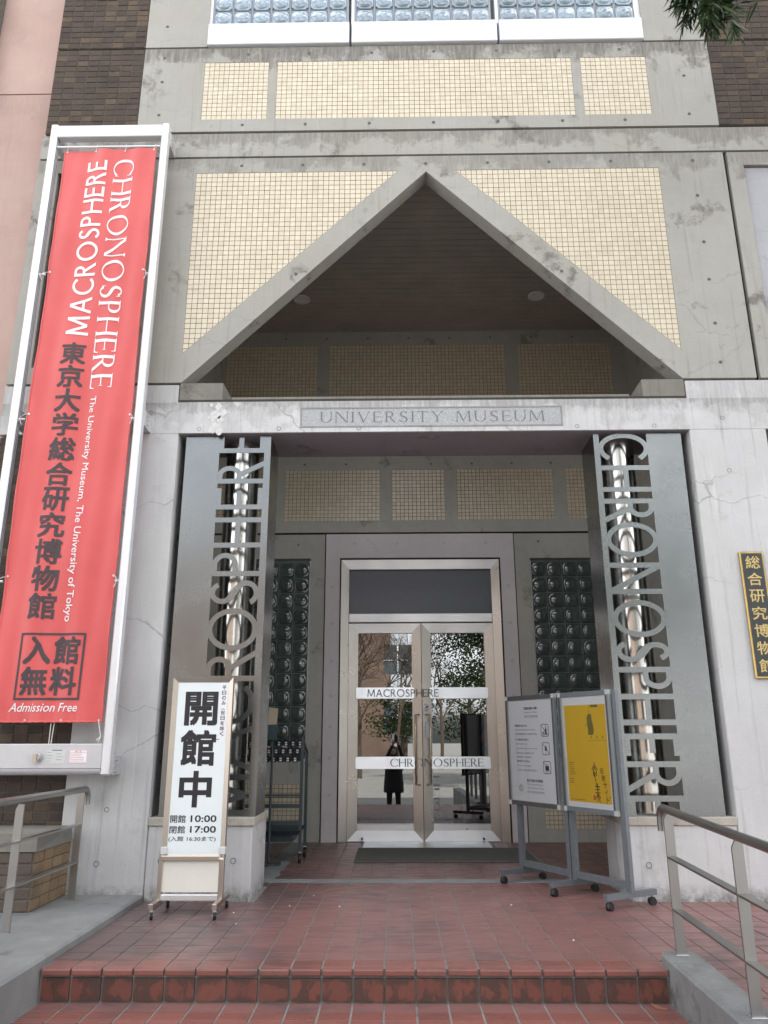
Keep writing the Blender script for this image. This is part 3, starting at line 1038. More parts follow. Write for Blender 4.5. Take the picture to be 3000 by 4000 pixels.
# tie holes of the formwork
cone = MB()
n_ = 12
cone.add([(.0165 * math.cos(2 * PI * k / n_), -.0015, .0165 * math.sin(2 * PI * k / n_)) for k in range(n_)] + [(.011 * math.cos(2 * PI * k / n_), .0, .011 * math.sin(2 * PI * k / n_)) for k in range(n_)],
         [(k, (k + 1) % n_, (k + 1) % n_ + n_, k + n_) for k in range(n_)] + [tuple(range(n_, 2 * n_))])
ring_d = cone.mesh('tie_hole'); ring_d.materials.append(MT['engraved'])
an = MB(); n2_ = 16
an.add([(r * math.cos(2 * PI * k / n2_), y, r * math.sin(2 * PI * k / n2_)) for r, y in ((.0185, -.0006), (.0175, -.0016), (.0150, -.0012), (.0145, .0002)) for k in range(n2_)],
       [(i * n2_ + k, i * n2_ + (k + 1) % n2_, (i + 1) * n2_ + (k + 1) % n2_, (i + 1) * n2_ + k) for i in range(3) for k in range(n2_)])
ring_a = an.mesh('tie_hole'); ring_a.materials.append(MT['engraved'])
ring_b = ring_a.copy(); ring_b.materials.clear(); ring_b.materials.append(MT['kerb'])
ring_l = ring_d.copy(); ring_l.materials.clear(); ring_l.materials.append(MT['kerb'])
ring_w = ring_b
def tie(x, y, z, me=None, s=1., rotz=0):
    o = bpy.data.objects.new('tie_hole', me or ring_d); COL.objects.link(o)
    o.parent = mus; o.matrix_parent_inverse = Matrix.Translation(-Vector(mus.location))
    o.location = (x, y - .0005, z); o.scale = (s, 1, s * random.uniform(.9, 1.05)); o.rotation_euler = (0, 0, rotz)
for x in (-1.43, -.82, -.2, .42, 1.04, 1.66, 2.26): tie(x, YF, 7.68 + random.gauss(0, .004)); tie(x - .02, YF, 6.82)
for x in (-2.27, ): [tie(x, YF, z) for z in (8.05, 7.65, 7.35, 6.95)]
for x in (2.86,): [tie(x, YF, z) for z in (7.66, 7.34, 6.88)]
for x in (-1.43, -.85, -.27, .317, .90, 1.48, 2.06): tie(x, YF, 6.345)
for x in (-2.15, 2.83): [tie(x, YF, z) for z in (6.34, 5.95, 5.45, 5.06, 4.62, 4.24)]
tie(-.88, YF, 5.16); tie(1.52, YF, 5.16)
for x in (-1.66, -.98, -.3): tie(x, YF, 3.655, ring_w)
for x in (1.55, 2.2): tie(x, YF, 3.655, ring_w)
for x in (2.78,): [tie(x, YF, z, ring_w) for z in (3.72, 3.25)]
for z in (3.3, 2.6, 1.9, 1.3, .62): tie(-2.15 if z < 1 else -2.34, YF, z, ring_a)
for x, z in ((-2.19, .25), (-1.72, .27), (-1.19, .27), (1.82, .24), (2.46, .24)): tie(x, YF, z, ring_a, 1.15)
for z in (3.2, 2.75, 2.3, 1.85, 1.4, .95): tie(-1.8345, YF + .2, z, ring_l, 1, PI / 2); tie(2.4915, YF + .2, z, ring_l, 1, -PI / 2)

# top glass block windows with white sill boxes
blk = MB()
def block_mesh(w, name, mat, v=0):
    """glass block: square rim and a domed lens"""
    mb = MB(); n = 16
    h = w / 2 - .007
    mb.add([(-h, 0, -h), (h, 0, -h), (h, 0, h), (-h, 0, h), (-h * .93, -.008, -h * .93), (h * .93, -.008, -h * .93), (h * .93, -.008, h * .93), (-h * .93, -.008, h * .93)],
           [(0, 1, 5, 4), (1, 2, 6, 5), (2, 3, 7, 6), (3, 0, 4, 7)])
    r = h * .78
    rings = [(r, -.006), (r * .985, -.010), (r * .8, -.0175), (r * .45, -.0235), (r * .15, -.026)]
    sq = []
    for k in range(n):
        a = 2 * PI * (k + .5) / n
        c, s_ = math.cos(a), math.sin(a); q = h * .93 / max(abs(c), abs(s_)); sq.append((c * q, -.008, s_ * q))
    rv = random.Random(v * 17 + 3)
    jx, jz, jd = rv.uniform(-.012, .012), rv.uniform(-.012, .012), rv.uniform(.75, 1.3)
    q0, q1 = rv.uniform(0, 6), rv.uniform(.0, .002)
    def dm(rr, y, a):
        f = 1 - rr / r
        return (rr * math.cos(a) + jx * f, y * (jd if f > .01 else 1) + q1 * math.sin(2 * a + q0) * f * (1 - f) * 4, rr * math.sin(a) + jz * f)
    vs = sq + [dm(rr, y, 2 * PI * (k + .5) / n) for rr, y in rings for k in range(n)]
    fs = [(i * n + k, i * n + (k + 1) % n, (i + 1) * n + (k + 1) % n, (i + 1) * n + k) for i in range(len(rings)) for k in range(n)]
    fs.append(tuple(range(len(rings) * n, len(rings) * n + n)))
    mb.add(vs, fs, True)
    m = mb.mesh(name); m.materials.append(MT[mat])
    return m
bm_top = [block_mesh(.195, 'glass_block', 'block_blue', v) for v in range(6)]
for w0 in (-1.812, -.366, 1.093):
    win = part_empty('glass_block_window', mus)
    MB().box(w0 - .012, YF + .035, 8.062, w0 + 1.377, YF + .2, 9.05).build('frame', 'block_frame_blue', win)
    MB().box(w0 - .04, YF + .02, 8.062, w0 - .0115, YF + .2, 9.05).build('mullion', 'sill_white', win)
    for i in range(7):
        for j in range(5):
            o = link('glass_block', random.choice(bm_top), win)
            o.location = (w0 + (i + .5) * .195, YF + .03, 8.072 + (j + .5) * .195)
            o.rotation_euler = (random.gauss(0, .004), 0, random.gauss(0, .004))
MB().box(2.458, YF + .02, 8.062, 2.512, YF + .2, 9.05).build('mullion', 'sill_white', mus)
for a, b in ((-1.847, -.425), (-.40, 1.057), (1.082, 2.508)):
    MB().cbox(a, YF - .025, 7.792, b, YF + .2, 8.058, .006).build('sill_box', 'sill_white', mus)

# gable ceiling of planks, lights, side walls
ZC = 6.394
y = YF + .17 - .06
r_ = 0
MB().box(-2.36, YF + .17, ZC + .012, 3.1, YB + .02, ZC + .1).build('ceiling_backing', 'dark_gap', mus)
y0p = 6.456 - .105 * 3
k = 0
while y0p + .105 * k < YB - .01:
    a = max(YF + .172, y0p + .105 * k + .0035); b = min(YB, y0p + .105 * (k + 1) - .0035)
    for (xa, xb) in ((-2.30, XM - .012), (XM + .012, 3.08)):
        MB().box(xa, a, ZC - .002 + random.gauss(0, .0006), xb, b, ZC + .02).build('ceiling_plank', 'plank', mus)
    k += 1
MB().box(XM - .011, YF + .172, ZC - .006, XM + .011, YB, ZC + .01).build('ceiling_trim', 'plank', mus)
for x, y in ((-1.143, 8.456), (1.778, 8.428)):
    dl = part_empty('downlight', mus)
    m = MB(); n_ = 24
    prof = [(.105, 0), (.105, -.012), (.088, -.016), (.082, -.008), (.04, -.011), (.0001, -.012)]
    m.add([(x + r * math.cos(2 * PI * q / n_), y + r * math.sin(2 * PI * q / n_), ZC - .004 + z) for r, z in prof for q in range(n_)],
          [(i * n_ + q, (i + 1) * n_ + q, (i + 1) * n_ + (q + 1) % n_, i * n_ + (q + 1) % n_) for i in range(len(prof) - 1) for q in range(n_)], True)
    m.build('trim_ring', 'lamp_disc', dl)
for xa, xb in ((-2.55, -2.30), (3.08, 3.33)):
    m = MB(); pg = [(YF + .591, GZ), (YB + .3, GZ), (YB + .3, 6.6), (YF + .171, 6.6), (YF + .171, 4.07), (YF + .591, 4.07)]
    m.add([(xa, p[0], p[1]) for p in pg] + [(xb, p[0], p[1]) for p in pg], [tuple(range(5, -1, -1)), tuple(range(6, 12))] + [(i, (i + 1) % 6, (i + 1) % 6 + 6, i + 6) for i in range(6)])
    m.build('porch_side_wall', 'concrete_inner', mus)

# back wall of the porch
lowp = [(-2.28, -1.55, 3.737, 4.414), (-1.392, -.184, 3.737, 4.414), (-.031, .637, 3.741, 4.414), (.794, 2.013, 3.746, 4.417), (2.177, 2.905, 3.75, 4.42)]
upp = [(-2.231, -1.017, 5.32, 6.184), (-.857, 1.482, 5.32, 6.188), (1.652, 2.885, 5.32, 6.193)]
botl = [(-1.80, -1.093, .138, .617), (1.674, 2.40, .135, .612)]
gbw = [(-1.83, -1.04, .86, 3.257), (1.663, 2.455, .86, 3.25)]
m = MB()
wall_holes(m, -2.31, 3.09, 3.588, ZC + .01, YB, YB + .25, lowp + upp)
wall_holes(m, -2.31, -.868, 0, 3.562, YB + .002, YB + .25, [botl[0], gbw[0]])
wall_holes(m, 1.482, 3.09, 0, 3.562, YB + .002, YB + .25, [botl[1], gbw[1]])
m.build('porch_back_wall', 'concrete_inner', mus)
MB().box(-2.31, YB + .03, 3.55, 3.09, YB + .2, 3.6).box(-.87, YB + .03, 0, -.855, YB + .2, 3.56).box(1.47, YB + .03, 0, 1.485, YB + .2, 3.56).build('wall_joint', 'dark_gap', mus)
for a, b, c, d in lowp + upp: tile_panel(a, b, c, d, YB)
for a, b, c, d in botl: tile_panel(a, b, c, d, YB + .002)
for zz in (3.61, 4.52): pass
for x in (-1.15, -.62, -.08, .47, .99, 1.5, 2.0): tie(x, YB, 4.49, ring_l)
for x in (-2.0, -1.45, -.9, -.35, .2, .75, 1.3, 1.85, 2.4): tie(x, YB, 6.29, ring_l)
tie(-1.2, YB, 3.43, ring_l); tie(1.78, YB, 3.46, ring_l)
# door surround
m = MB()
wall_holes(m, -.852, 1.468, 0, 3.562, YB - .012, YB + .25, [(-.678, 1.298, -.1, 3.258)])
m.build('door_surround', 'mauve_paint', mus)
for z in (2.9, 2.45, 2.0, 1.6, 1.25, .9, .5): tie(-.765, YB - .012, z, ring_w, .8); tie(1.385, YB - .012, z, ring_w, .8)
for x in (-.5, .03, .61, 1.13): tie(x, YB - .012, 3.44, ring_w, .8)
MB().box(-.695, YB + .01, 0, -.662, YB + .2, 3.275).box(1.283, YB + .01, 0, 1.315, YB + .2, 3.275).box(-.695, YB + .01, 3.243, 1.315, YB + .2, 3.275).build('door_seal', 'black_seal', mus)
# side glass block windows
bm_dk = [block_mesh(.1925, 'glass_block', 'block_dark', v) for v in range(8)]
for (a, b, c, d), x0 in ((gbw[0], -1.05 - 4 * .1925), (gbw[1], 1.67)):
    win = part_empty('glass_block_window', mus)
    MB().box(a, YB + .06, c, b, YB + .2, d).build('frame', 'block_frame_dark', win)
    MB().box(a + .002, YB + .01, c - .0, b - .002, YB + .07, c + .035).build('window_sill', 'frame_alu', win)
    sx = b - .014 if x0 < 0 else a + .002
    MB().box(sx, YB + .012, c + .036, sx + .012, YB + .06, d - .03).build('window_trim', 'frame_alu', win)
    for i in range(4):
        for j in range(12):
            o = link('glass_block', random.choice(bm_dk), win)
            o.location = (x0 + (i + .5) * .1925, YB + .052, 3.214 - (j + .5) * .1925)
            o.rotation_euler = (random.gauss(0, .03), 0, random.gauss(0, .03))

# entrance door set ------------------------------------------------
def frame_ring(name, mat, parent, x0, x1, z0, z1, ix0, ix1, iz0, iz1, yo, yi, back, which='vh'):
    """mitred frame: outer edge at yo, inner edge at yi (sloping faces)"""
    O = [(x0, yo, z0), (x1, yo, z0), (x1, yo, z1), (x0, yo, z1)]
    I = [(ix0, yi, iz0), (ix1, yi, iz0), (ix1, yi, iz1), (ix0, yi, iz1)]
    Bk = [(p[0], back, p[2]) for p in I]; Ob = [(p[0], back, p[2]) for p in O]
    for i in range(4):
        isv = i in (1, 3)
        if (isv and 'v' not in which) or (not isv and 'h' not in which): continue
        j = (i + 1) % 4
        MB().add([O[i], O[j], I[j], I[i], Bk[j], Bk[i], Ob[i], Ob[j]], [(0, 1, 2, 3), (3, 2, 4, 5), (1, 0, 6, 7)]).build(name, mat, parent)
YD = YB + .03
door = part_empty('entrance_door', mus)
frame_ring('door_jamb', 'steel_door', door, -.664, 1.282, -.02, 3.243, -.566, 1.180, -.05, 3.125, YD - .004, YD + .012, YD + .12, 'v')
frame_ring('door_head', 'steel_door_lit', door, -.664, 1.282, -.02, 3.243, -.566, 1.180, -.05, 3.125, YD - .004, YD + .012, YD + .12, 'h')
MB().box(-.566, YD + .05, 2.578, 1.18, YD + .07, 3.125).build('transom_pane', 'transom_panel', door)
MB().cbox(-.566, YD + .005, 2.465, 1.18, YD + .08, 2.578, .008).build('transom_bar', 'steel_door_lit', door)
MB().box(-.563, YD + .06, 2.4535, 1.177, YD + .08, 2.4645).box(.3065, YD + .07, 0, .3125, YD + .09, 2.453).build('door_gap', 'black_seal', door)
for (xa, xb, ga, gb) in ((-.562, .306, -.449, .196), (.313, 1.177, .421, 1.068)):
    lf = part_empty('door_leaf', mus)
    yo, yi = YD + .008, YD + .020
    for which, mt in (('v', 'steel_door'), ('h', 'steel_door_lit')):
        frame_ring('stile' if which == 'v' else 'rail', mt, lf, xa, xb, .006, 2.453, ga, gb, .122, 2.340, yo, yi, YD + .08, which)
    MB().cbox(ga, yi - .006, .1225, gb, YD + .07, .187, .003).build('bottom_bar', 'steel_rail_bar', lf)
    MB().add([(ga, YD + .055, .18), (gb, YD + .055, .18), (gb, YD + .055, 2.342), (ga, YD + .055, 2.342)], [(0, 1, 2, 3)]).build('door_glass', 'door_glass', lf)
    for (z0, z1) in ((1.567, 1.695), (.781, .913)):
        c_ = .012
        fp = [(ga - .02, z0 + c_), (ga - .02 + c_, z0), (gb + .02 - c_, z0), (gb + .02, z0 + c_), (gb + .02, z1 - c_), (gb + .02 - c_, z1), (ga - .02 + c_, z1), (ga - .02, z1 - c_)]
        MB().add([(p[0], YD - .012 + .020 * (p[1] - z0) / (z1 - z0), p[1]) for p in fp] + [(p[0], YD + .05, p[1]) for p in fp],
                 [tuple(range(8)), tuple(range(15, 7, -1))] + [(i, i + 8, (i + 1) % 8 + 8, (i + 1) % 8) for i in range(8)]).build('cross_bar', 'steel_rail_bar', lf)
    hx = gb + .028 if xa < 0 else ga - .022
    dx = .045 if xa < 0 else -.045
    MB().tube([(hx + dx, YD, 1.382), (hx + dx, YD - .05, 1.382), (hx, YD - .055, 1.382), (hx, YD - .055, .608), (hx + dx, YD - .05, .608), (hx + dx, YD, .608)], .0085, 10).build('pull_handle', 'handle_brass', lf)
    MB().tube([(ga + .06 if xa < 0 else gb - .09, YD - .03, .035), (ga + .06 if xa < 0 else gb - .09, YD + .01, .035)], .012, 10).build('door_stop', 'rubber', lf)
    if xa < 0:
        MB().tube([(.268, YD - .012, .807), (.268, YD + .01, .807)], .013, 14).build('keyhole', 'lock_chrome', lf)
    else:
        MB().box(.342, YD - .0005, 1.42, .393, YD + .02, 1.505).build('sticker', 'paper', lf)
        MB().box(.345, YD - .0005, 1.12, .39, YD + .02, 1.30).build('sticker', 'paper', lf)
        mm = MB().disc((.367, YD - .0012, 1.47), X_, Z_, .013, 14); mm.box(.352, YD - .0014, 1.433, .383, YD, 1.440).build('sticker_print', 'grey_print', lf)
caps('MACROSPHERE', (-.333, YD - .0140, 1.588), X_, Z_, FRONT, .838, .086, .10, .085, 0, .001, gap=.13, each=('letter', 'grey_print', door))
caps('CHRONOSPHERE', (-.068, YD - .0140, .806), X_, Z_, FRONT, 1.068, .086, .11, .04, .05, .001, gap=.15, each=('letter', 'grey_print', door))
MB().box(-.36, 8.80, .001, 1.02, YB + .03, .006).build('threshold_plate', 'steel_plate', mus)
# vestibule behind the doors
m = MB()
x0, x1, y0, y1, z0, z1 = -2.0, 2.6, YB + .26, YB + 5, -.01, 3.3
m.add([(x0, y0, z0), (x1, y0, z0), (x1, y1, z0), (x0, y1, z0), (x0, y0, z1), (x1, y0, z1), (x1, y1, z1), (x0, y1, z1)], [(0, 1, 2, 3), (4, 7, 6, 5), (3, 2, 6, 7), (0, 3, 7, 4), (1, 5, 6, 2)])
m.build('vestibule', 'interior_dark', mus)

db = thing('display_board', (1.3, 9.95, 0), 'black display board with a dark red diamond standing inside behind the right door', 'display board')
MB().cbox(.80, 9.95, -.005, 2.0, 10.05, 1.40, .005).build('board', 'lock_black', db)
MB().add([(1.02, 9.945, 1.12), (1.32, 9.945, .80), (1.62, 9.945, 1.12), (1.32, 9.945, 1.44)], [(0, 1, 2, 3)]).build('red_diamond', 'red_panel', db)
caps('HERE', (.432, YD + .0545, .70), Vector((0, 0, -1)), X_, FRONT, .43, .062, .12, .04, .05, .001, gap=.17, each=('letter', 'pane_letters', door))  # grey letters lying flat on the right glass pane

# body of the building (casts the shade the photograph stands in)
m = MB()
m.box(-2.29, YF + .17, ZC + .12, 3.07, YB + .3, 12)
m.box(-3.37, YF + .32, 0, -2.56, YB + .3, 12).box(3.34, YF + .32, 0, 4.02, YB + .3, 12)
m.box(-3.37, YB + 5.1, 0, 14, 22, 12.5).box(-3.37, YB + .3, 3.35, 4.02, YB + 5.1, 12.3)
m.box(4.04, YF + .1, GZ, 14, YB + 5.1, 12)
m.box(-3.37, YB + .3, 0, -2.1, YB + 5.1, 3.35).box(2.7, YB + .3, 0, 4.02, YB + 5.1, 3.35)
m.build('upper_storeys', 'concrete', mus)

# ---------------------------------------------------------------- sculpture pedestals
for nm, (xa, xb), lab in (('pedestal', (-1.862, -1.047), 'white painted pedestal with stone slab under the left steel letter column'),
                          ('pedestal', (1.672, 2.497), 'white painted pedestal with stone slab under the right steel letter column')):
    t = thing(nm, ((xa + xb) / 2, 6.3, 0), lab, 'pedestal')
    xi0, xi1 = (xa + .0, xb - .014) if xa < 0 else (xa + .014, xb)
    MB().cbox(xi0 + (.03 if xa < 0 else 0), YF + .0115, -.01, xi1 - (.008 if xa > 0 else 0), YF + .63, .5065, .005).build('base', 'white_paint', t)
    MB().cbox(xa + (.03 if xa < 0 else 0), YF - .003, .507, xb - (.008 if xa > 0 else 0), YF + .645, .565, .004).build('stone_slab', 'travertine', t)

# ---------------------------------------------------------------- steel letter columns
YS0, SH = 6.115, .006
def letter_cell(mb, ch, org, U, V, length, height, T, k, t=None):
    w, P = glyph(ch, T, t)
    strokes_to(mb, P, org, U, V, FRONT, length / w, height, SH, seed=k * 5)
def build_column(side):
    L_ = side == 'l'
    lab = 'tall brushed steel sign box with cut-out letters MACROSPHERE around a polished tube' if L_ else 'tall brushed steel sign box with cut-out letters CHRONOSPHERE around a polished tube'
    xo, xp, xs, xe = (-1.777, -1.487, -1.105, -1.050) if L_ else (2.432, 2.138, 1.738, 1.690)
    t = thing('steel_letter_column', ((xo + xe) / 2, 6.3, .565), lab, 'sign')
    z0, z1 = .567, 3.603
    lo, hi = min(xo, xp), max(xo, xp)
    MB().box(lo, YS0 - SH, z0, hi, YS0, z1).build('front_plate', 'steel_sheet', t)
    lo, hi = min(xs, xe), max(xs, xe)
    MB().box(lo, YS0 - SH, z0, hi, YS0, z1).build('edge_strip', 'steel_sheet', t)
    ei = xe - .0 if L_ else xe
    a, b = (xe - .005, xe) if L_ else (xe, xe + .005)
    MB().box(a, YS0 + .0005, z0, b, 6.52, z1).build('side_plate', 'steel_sheet', t)
    a, b = (xo, xo + .005) if L_ else (xo - .005, xo)
    MB().box(a, YS0 + .0005, z0, b, 6.55, z1).build('side_plate', 'steel_sheet', t)
    cx = -1.335 if L_ else 1.955
    m = MB(); n_ = 48
    m.tube([(cx, 6.385, z0 + .002), (cx, 6.385, z1 + .01)], .15, n_, False).build('polished_tube', 'polished', t)
    MB().box(cx - .2, 6.24, z0, cx + .19, 6.60, z0 + .006).build('base_plate', 'steel_sheet', t)
    # letters
    over = .004
    if L_:
        V = Vector((-1, 0, 0)); U = Z_; xb_ = xs + over; hgt = abs(xp - xs) + 2 * over
        cells = [('M', .567, .869), ('A', .885, 1.222), ('C', 1.225, 1.512), ('R', 1.554, 1.79), ('O', 1.79, 2.127), ('S', 2.150, 2.352), ('P', 2.389, 2.590), ('H', 2.627, 2.884), ('E', 2.954, 3.140), ('R', 3.181, 3.375), ('E', 3.455, 3.612)]
        th = .125
    else:
        V = X_; U = Vector((0, 0, -1)); xb_ = xs - over; hgt = abs(xp - xs) + 2 * over
        cells = [('C', 3.607, 3.372), ('H', 3.318, 3.085), ('R', 3.025, 2.825), ('O', 2.822, 2.529), ('N', 2.483, 2.226), ('O', 2.177, 1.883), ('S', 1.855, 1.690), ('P', 1.653, 1.478), ('H', 1.449, 1.215), ('E', 1.154, .992), ('R', .953, .735), ('E', .710, .560)]
        th = .135
    for k, (ch, a, b) in enumerate(cells):
        m = MB()
        ln = abs(b - a)
        w, P = glyph(ch, .14)
        # keep bar thickness equal in both directions: stems measured along the advance
        T = .042 / ln * w
        T = min(T, .2)
        letter_cell(m, ch, (xb_, YS0, a), U, V, ln, hgt, T, k, t=.042 / hgt)
        m.build('letter', 'steel_sheet', t, label=None)
    return t
build_column('l'); build_column('r')

# ================================================================== neighbouring wall at the left
nb = thing('pink_building', (-6, 6.3, GZ), 'pale pink rendered building with brown tiles adjoining the museum at the far left', 'building')
m = MB(); m.box(-9, YF + .15, GZ, -3.385, 20, 7.368).build('wall', 'pink_wall', nb)
m = MB(); m.box(-9, YF + .15, 7.382, -3.385, 20, 14).build('wall', 'pink_wall', nb)
MB().box(-8.9, YF + .165, 7.3, -3.4, 19, 7.42).build('wall_joint', 'dark_gap', nb)
m = MB()
MB().box(-9, YF + .03, GZ, -4.06, YF + .14, 14).build('tile_backing', 'grout_grey', nb)
pb = Pool('wall_tile', 'wall_tiles', nb, 120)
for i in range(4):
    for j in range(110):
        z = 5.0 + j * .045
        pb.add(nb, (-4.06 - (i + .5) * .11, YF + .029, z), X_, Z_, FRONT, .102, .036, 'brick_pale', .006, .002, jit=2)
pb.flush()

# ================================================================== planter at the left
pw = thing('planter_wall', (-3, 5.7, .045), 'low tiled planter wall with a weathered concrete cap behind the left handrail', 'planter')
MB().box(-5, 5.472, .045, -2.396, 6.055, .405).build('core', 'brick_grout', pw)
c_ = MB().add([(-5, 5.455, .41), (-2.378, 5.455, .41), (-2.378, 6.057, .41), (-5, 6.057, .41), (-5, 5.455, .522), (-2.378, 5.455, .522), (-2.40, 6.057, .512), (-5, 6.057, .512)],
              [(0, 3, 2, 1), (4, 5, 6, 7), (0, 1, 5, 4), (1, 2, 6, 5), (2, 3, 7, 6), (3, 0, 4, 7)])
c_.build('cap', 'ledge', pw)
pt = Pool('planter_tile', 'planter_tiles', pw)
for j in range(5):
    z = .047 + (j + .5) * .0724
    for i in range(4):
        pt.add(pw, (-2.396, 5.472 + (i + .5) * .1455, z), Yv, Z_, X_, .138, .066, 'planter_orange', .008, .003, jit=2)
    for i in range(9):
        pt.add(pw, (-2.396 - (i + .5) * .118, 5.472, z), X_, Z_, FRONT, .106, .061, 'planter_dark', .009, .003, jit=2.5)
pt.flush()

# ================================================================== handrails
def flat_post(mb, x, y, z0, z1, w=.05, d=.011):
    """flat bar with a clipped shoulder on one side"""
    mb.prism_y([(x - w / 2, z0), (x + w / 2, z0), (x + w / 2, z1), (x - w / 2 + .016, z1), (x - w / 2, z1 - .03)], y - d / 2, y + d / 2)
lr = thing('handrail', (-2.28, 5.4, .045), 'stainless handrail with flat posts beside the tiled planter at the left', 'handrail')
for y, z0 in ((5.88, .044), (4.94, .040), (3.95, .04), (2.9, .04)):
    m = MB(); flat_post(m, -2.28, y, z0, .748); m.build('post', 'steel_post', lr)
    MB().cbox(-2.32, y - .02, z0, -2.24, y + .02, z0 + .004, .001).build('foot_plate', 'steel_post', lr)
for z in (.536, .288):
    ys = (5.874, 4.946, 4.934, 3.956, 3.944, 2.9)
    for a, b in ((5.874, 4.946), (4.934, 3.956), (3.944, 2.9)):
        MB().box(-2.303, b, z - .005, -2.257, a, z + .005).build('mid_rail', 'steel_post', lr)
m = MB(); pts = [(-2.275, 2.0, .785), (-2.275, 5.93, .772)]
pts += [(-2.275, 5.93 + .055 * math.sin(a), .717 + .055 * math.cos(a)) for a in (R(30), R(60), R(90))] + [(-2.275, 5.985, .66)]
m.tube(pts, .0215, 18).build('top_rail', 'steel_post', lr)
rr_ = thing('handrail', (1.47, 4.4, .045), 'stainless handrail with flat posts on the concrete kerb at the right', 'handrail')
for y, zt, zb in ((4.49, .728, .045), (3.62, .700, .028), (2.75, .67, .01)):
    m = MB(); flat_post(m, 1.473, y, zb, zt); m.build('post', 'steel_post', rr_)
    MB().cbox(1.44, y - .02, zb - .002, 1.508, y + .02, zb + .004, .001).build('foot_plate', 'zinc', rr_)
for dz in (.512, .258):
    for (a, b) in ((4.484, 3.626), (3.614, 2.756)):
        za, zb = dz - .0, dz - .028
        if a < 4: za, zb = dz - .028, dz - .056
        MB().add([(1.45, b, zb - .005), (1.496, b, zb - .005), (1.496, a, za - .005), (1.45, a, za - .005), (1.45, b, zb + .005), (1.496, b, zb + .005), (1.496, a, za + .005), (1.45, a, za + .005)],
                 [(0, 1, 2, 3), (7, 6, 5, 4), (0, 4, 5, 1), (1, 5, 6, 2), (2, 6, 7, 3), (3, 7, 4, 0)]).build('mid_rail', 'steel_post', rr_)
m = MB(); pts = [(1.473, 1.9, .66), (1.473, 4.56, .752)]
pts += [(1.473, 4.56 + .05 * math.sin(a), .702 + .05 * math.cos(a)) for a in (R(30), R(60), R(90))] + [(1.473, 4.612, .63)]
m.tube(pts, .0215, 18).build('top_rail', 'steel_post', rr_)

# ================================================================== banner and its frame
YBN = 5.80
bf = thing('banner_frame', (-2.62, 5.9, .87), 'tall white aluminium banner frame fixed to the museum wall at the left', 'banner frame')
for xa, xb in ((-3.172, -3.104), (-2.135, -2.072)):
    MB().cbox(xa, YBN, .871, xb, YBN + .087, 6.62, .012).build('pole', 'white_alu', bf)
    for k in range(3):
        xi = xb + .0005 if xa < -3 else xa - .0005
        MB().box(xi - .002, YBN + .018 + k * .022, .9, xi + .002, YBN + .026 + k * .022, 6.6).build('pole_groove', 'alu_groove', bf)
MB().cbox(-3.104, YBN + .004, 6.474, -2.135, YBN + .084, 6.603, .006).build('top_beam', 'white_alu', bf)
MB().cbox(-3.104, YBN + .006, .918, -2.135, YBN + .085, 1.091, .005).build('control_box', 'alu_box', bf)
m = MB(); n_ = 10
pr = [(YBN + .006 + .0, .917)] + [(YBN + .006 + .045 * (1 - math.cos(a)), .917 - .045 * math.sin(a)) for a in [R(x) for x in range(15, 91, 15)]] + [(YBN + .085, .872), (YBN + .085, .917)]
nn = len(pr)
m.add([(-3.104, p[0], p[1]) for p in pr] + [(-2.135, p[0], p[1]) for p in pr], [(i, (i + 1) % nn, (i + 1) % nn + nn, i + nn) for i in range(nn)])
m.build('box_bottom', 'alu_box', bf)
# brackets to the wall
for z in (6.50, 3.68, .93):
    for xa in (-3.165, -2.128):
        MB().cbox(xa, YBN + .088, z - .06, xa + .055, YF + .001, z + .08, .003).build('bracket', 'alu_box', bf)
        for q in range(3):
            MB().tube([(xa + .055, YBN + .14, z - .035 + q * .04), (xa + .068, YBN + .14, z - .035 + q * .04)], .007, 6).build('bolt', 'zinc', bf)
# lock knob, labels
kx, kz = -2.60, .995
ky = YBN + .006
m = MB(); m.tube([(kx, ky, kz), (kx, ky - .012, kz)], .036, 28)
m.build('knob_plate', 'zinc', bf)
m = MB(); m.tube([(kx - .004, ky - .012, kz), (kx - .004, ky - .03, kz)], .029, 24)
m.build('knob', 'zinc', bf)
MB().box(kx - .016, ky - .045, kz - .026, kx + .010, ky - .030, kz + .026).build('knob_grip', 'steel_sign', bf)
MB().box(-2.54, ky - .001, .956, -2.40, ky + .001, 1.049).build('instruction_label', 'tape', bf)
lb = MB().box(-2.497, ky - .0016, 1.043, -2.425, ky, 1.049)
for q in range(7):
    a = -2.535 + .07 * (q % 2); z = 1.03 - .010 * q
    lb.box(a, ky - .0016, z, a + random.uniform(.03, .055), ky, z + .0022)
lb.build('label_print', 'grey_print', bf)
MB().box(-2.371, ky - .001, .956, -2.236, ky + .001, 1.050).build('warning_label', 'paper', bf)
lb = MB()
for a, b, c, d in ((-2.369, -2.238, 1.0455, 1.048), (-2.369, -2.238, .958, .9605), (-2.369, -2.3665, .9605, 1.0455), (-2.2405, -2.238, .9605, 1.0455), (-2.362, -2.245, 1.028, 1.030)):
    lb.box(a, ky - .0016, c, b, ky, d)
for q in range(5): lb.box(-2.362, ky - .0015, 1.018 - .012 * q, -2.362 + random.uniform(.07, .115), ky, 1.0205 - .012 * q)
text(lb, '警 告', (-2.33, ky - .0016, 1.032), X_, Z_, .05, .010)
lb.build('label_print', 'red_seal', bf)
MB().tube([(-3.10, YBN + .03, 6.378), (-2.14, YBN + .03, 6.376)], .011, 10).build('hanging_rod', 'white_alu', bf)
for z in (5.03, 3.66, 2.30):
    for xa, xb in ((-3.104, -3.045), (-2.168, -2.135)):
        MB().tube([(xa, YBN + .03, z), (xb, YBN + .03, z)], .010, 8).build('side_pin', 'white_alu', bf)

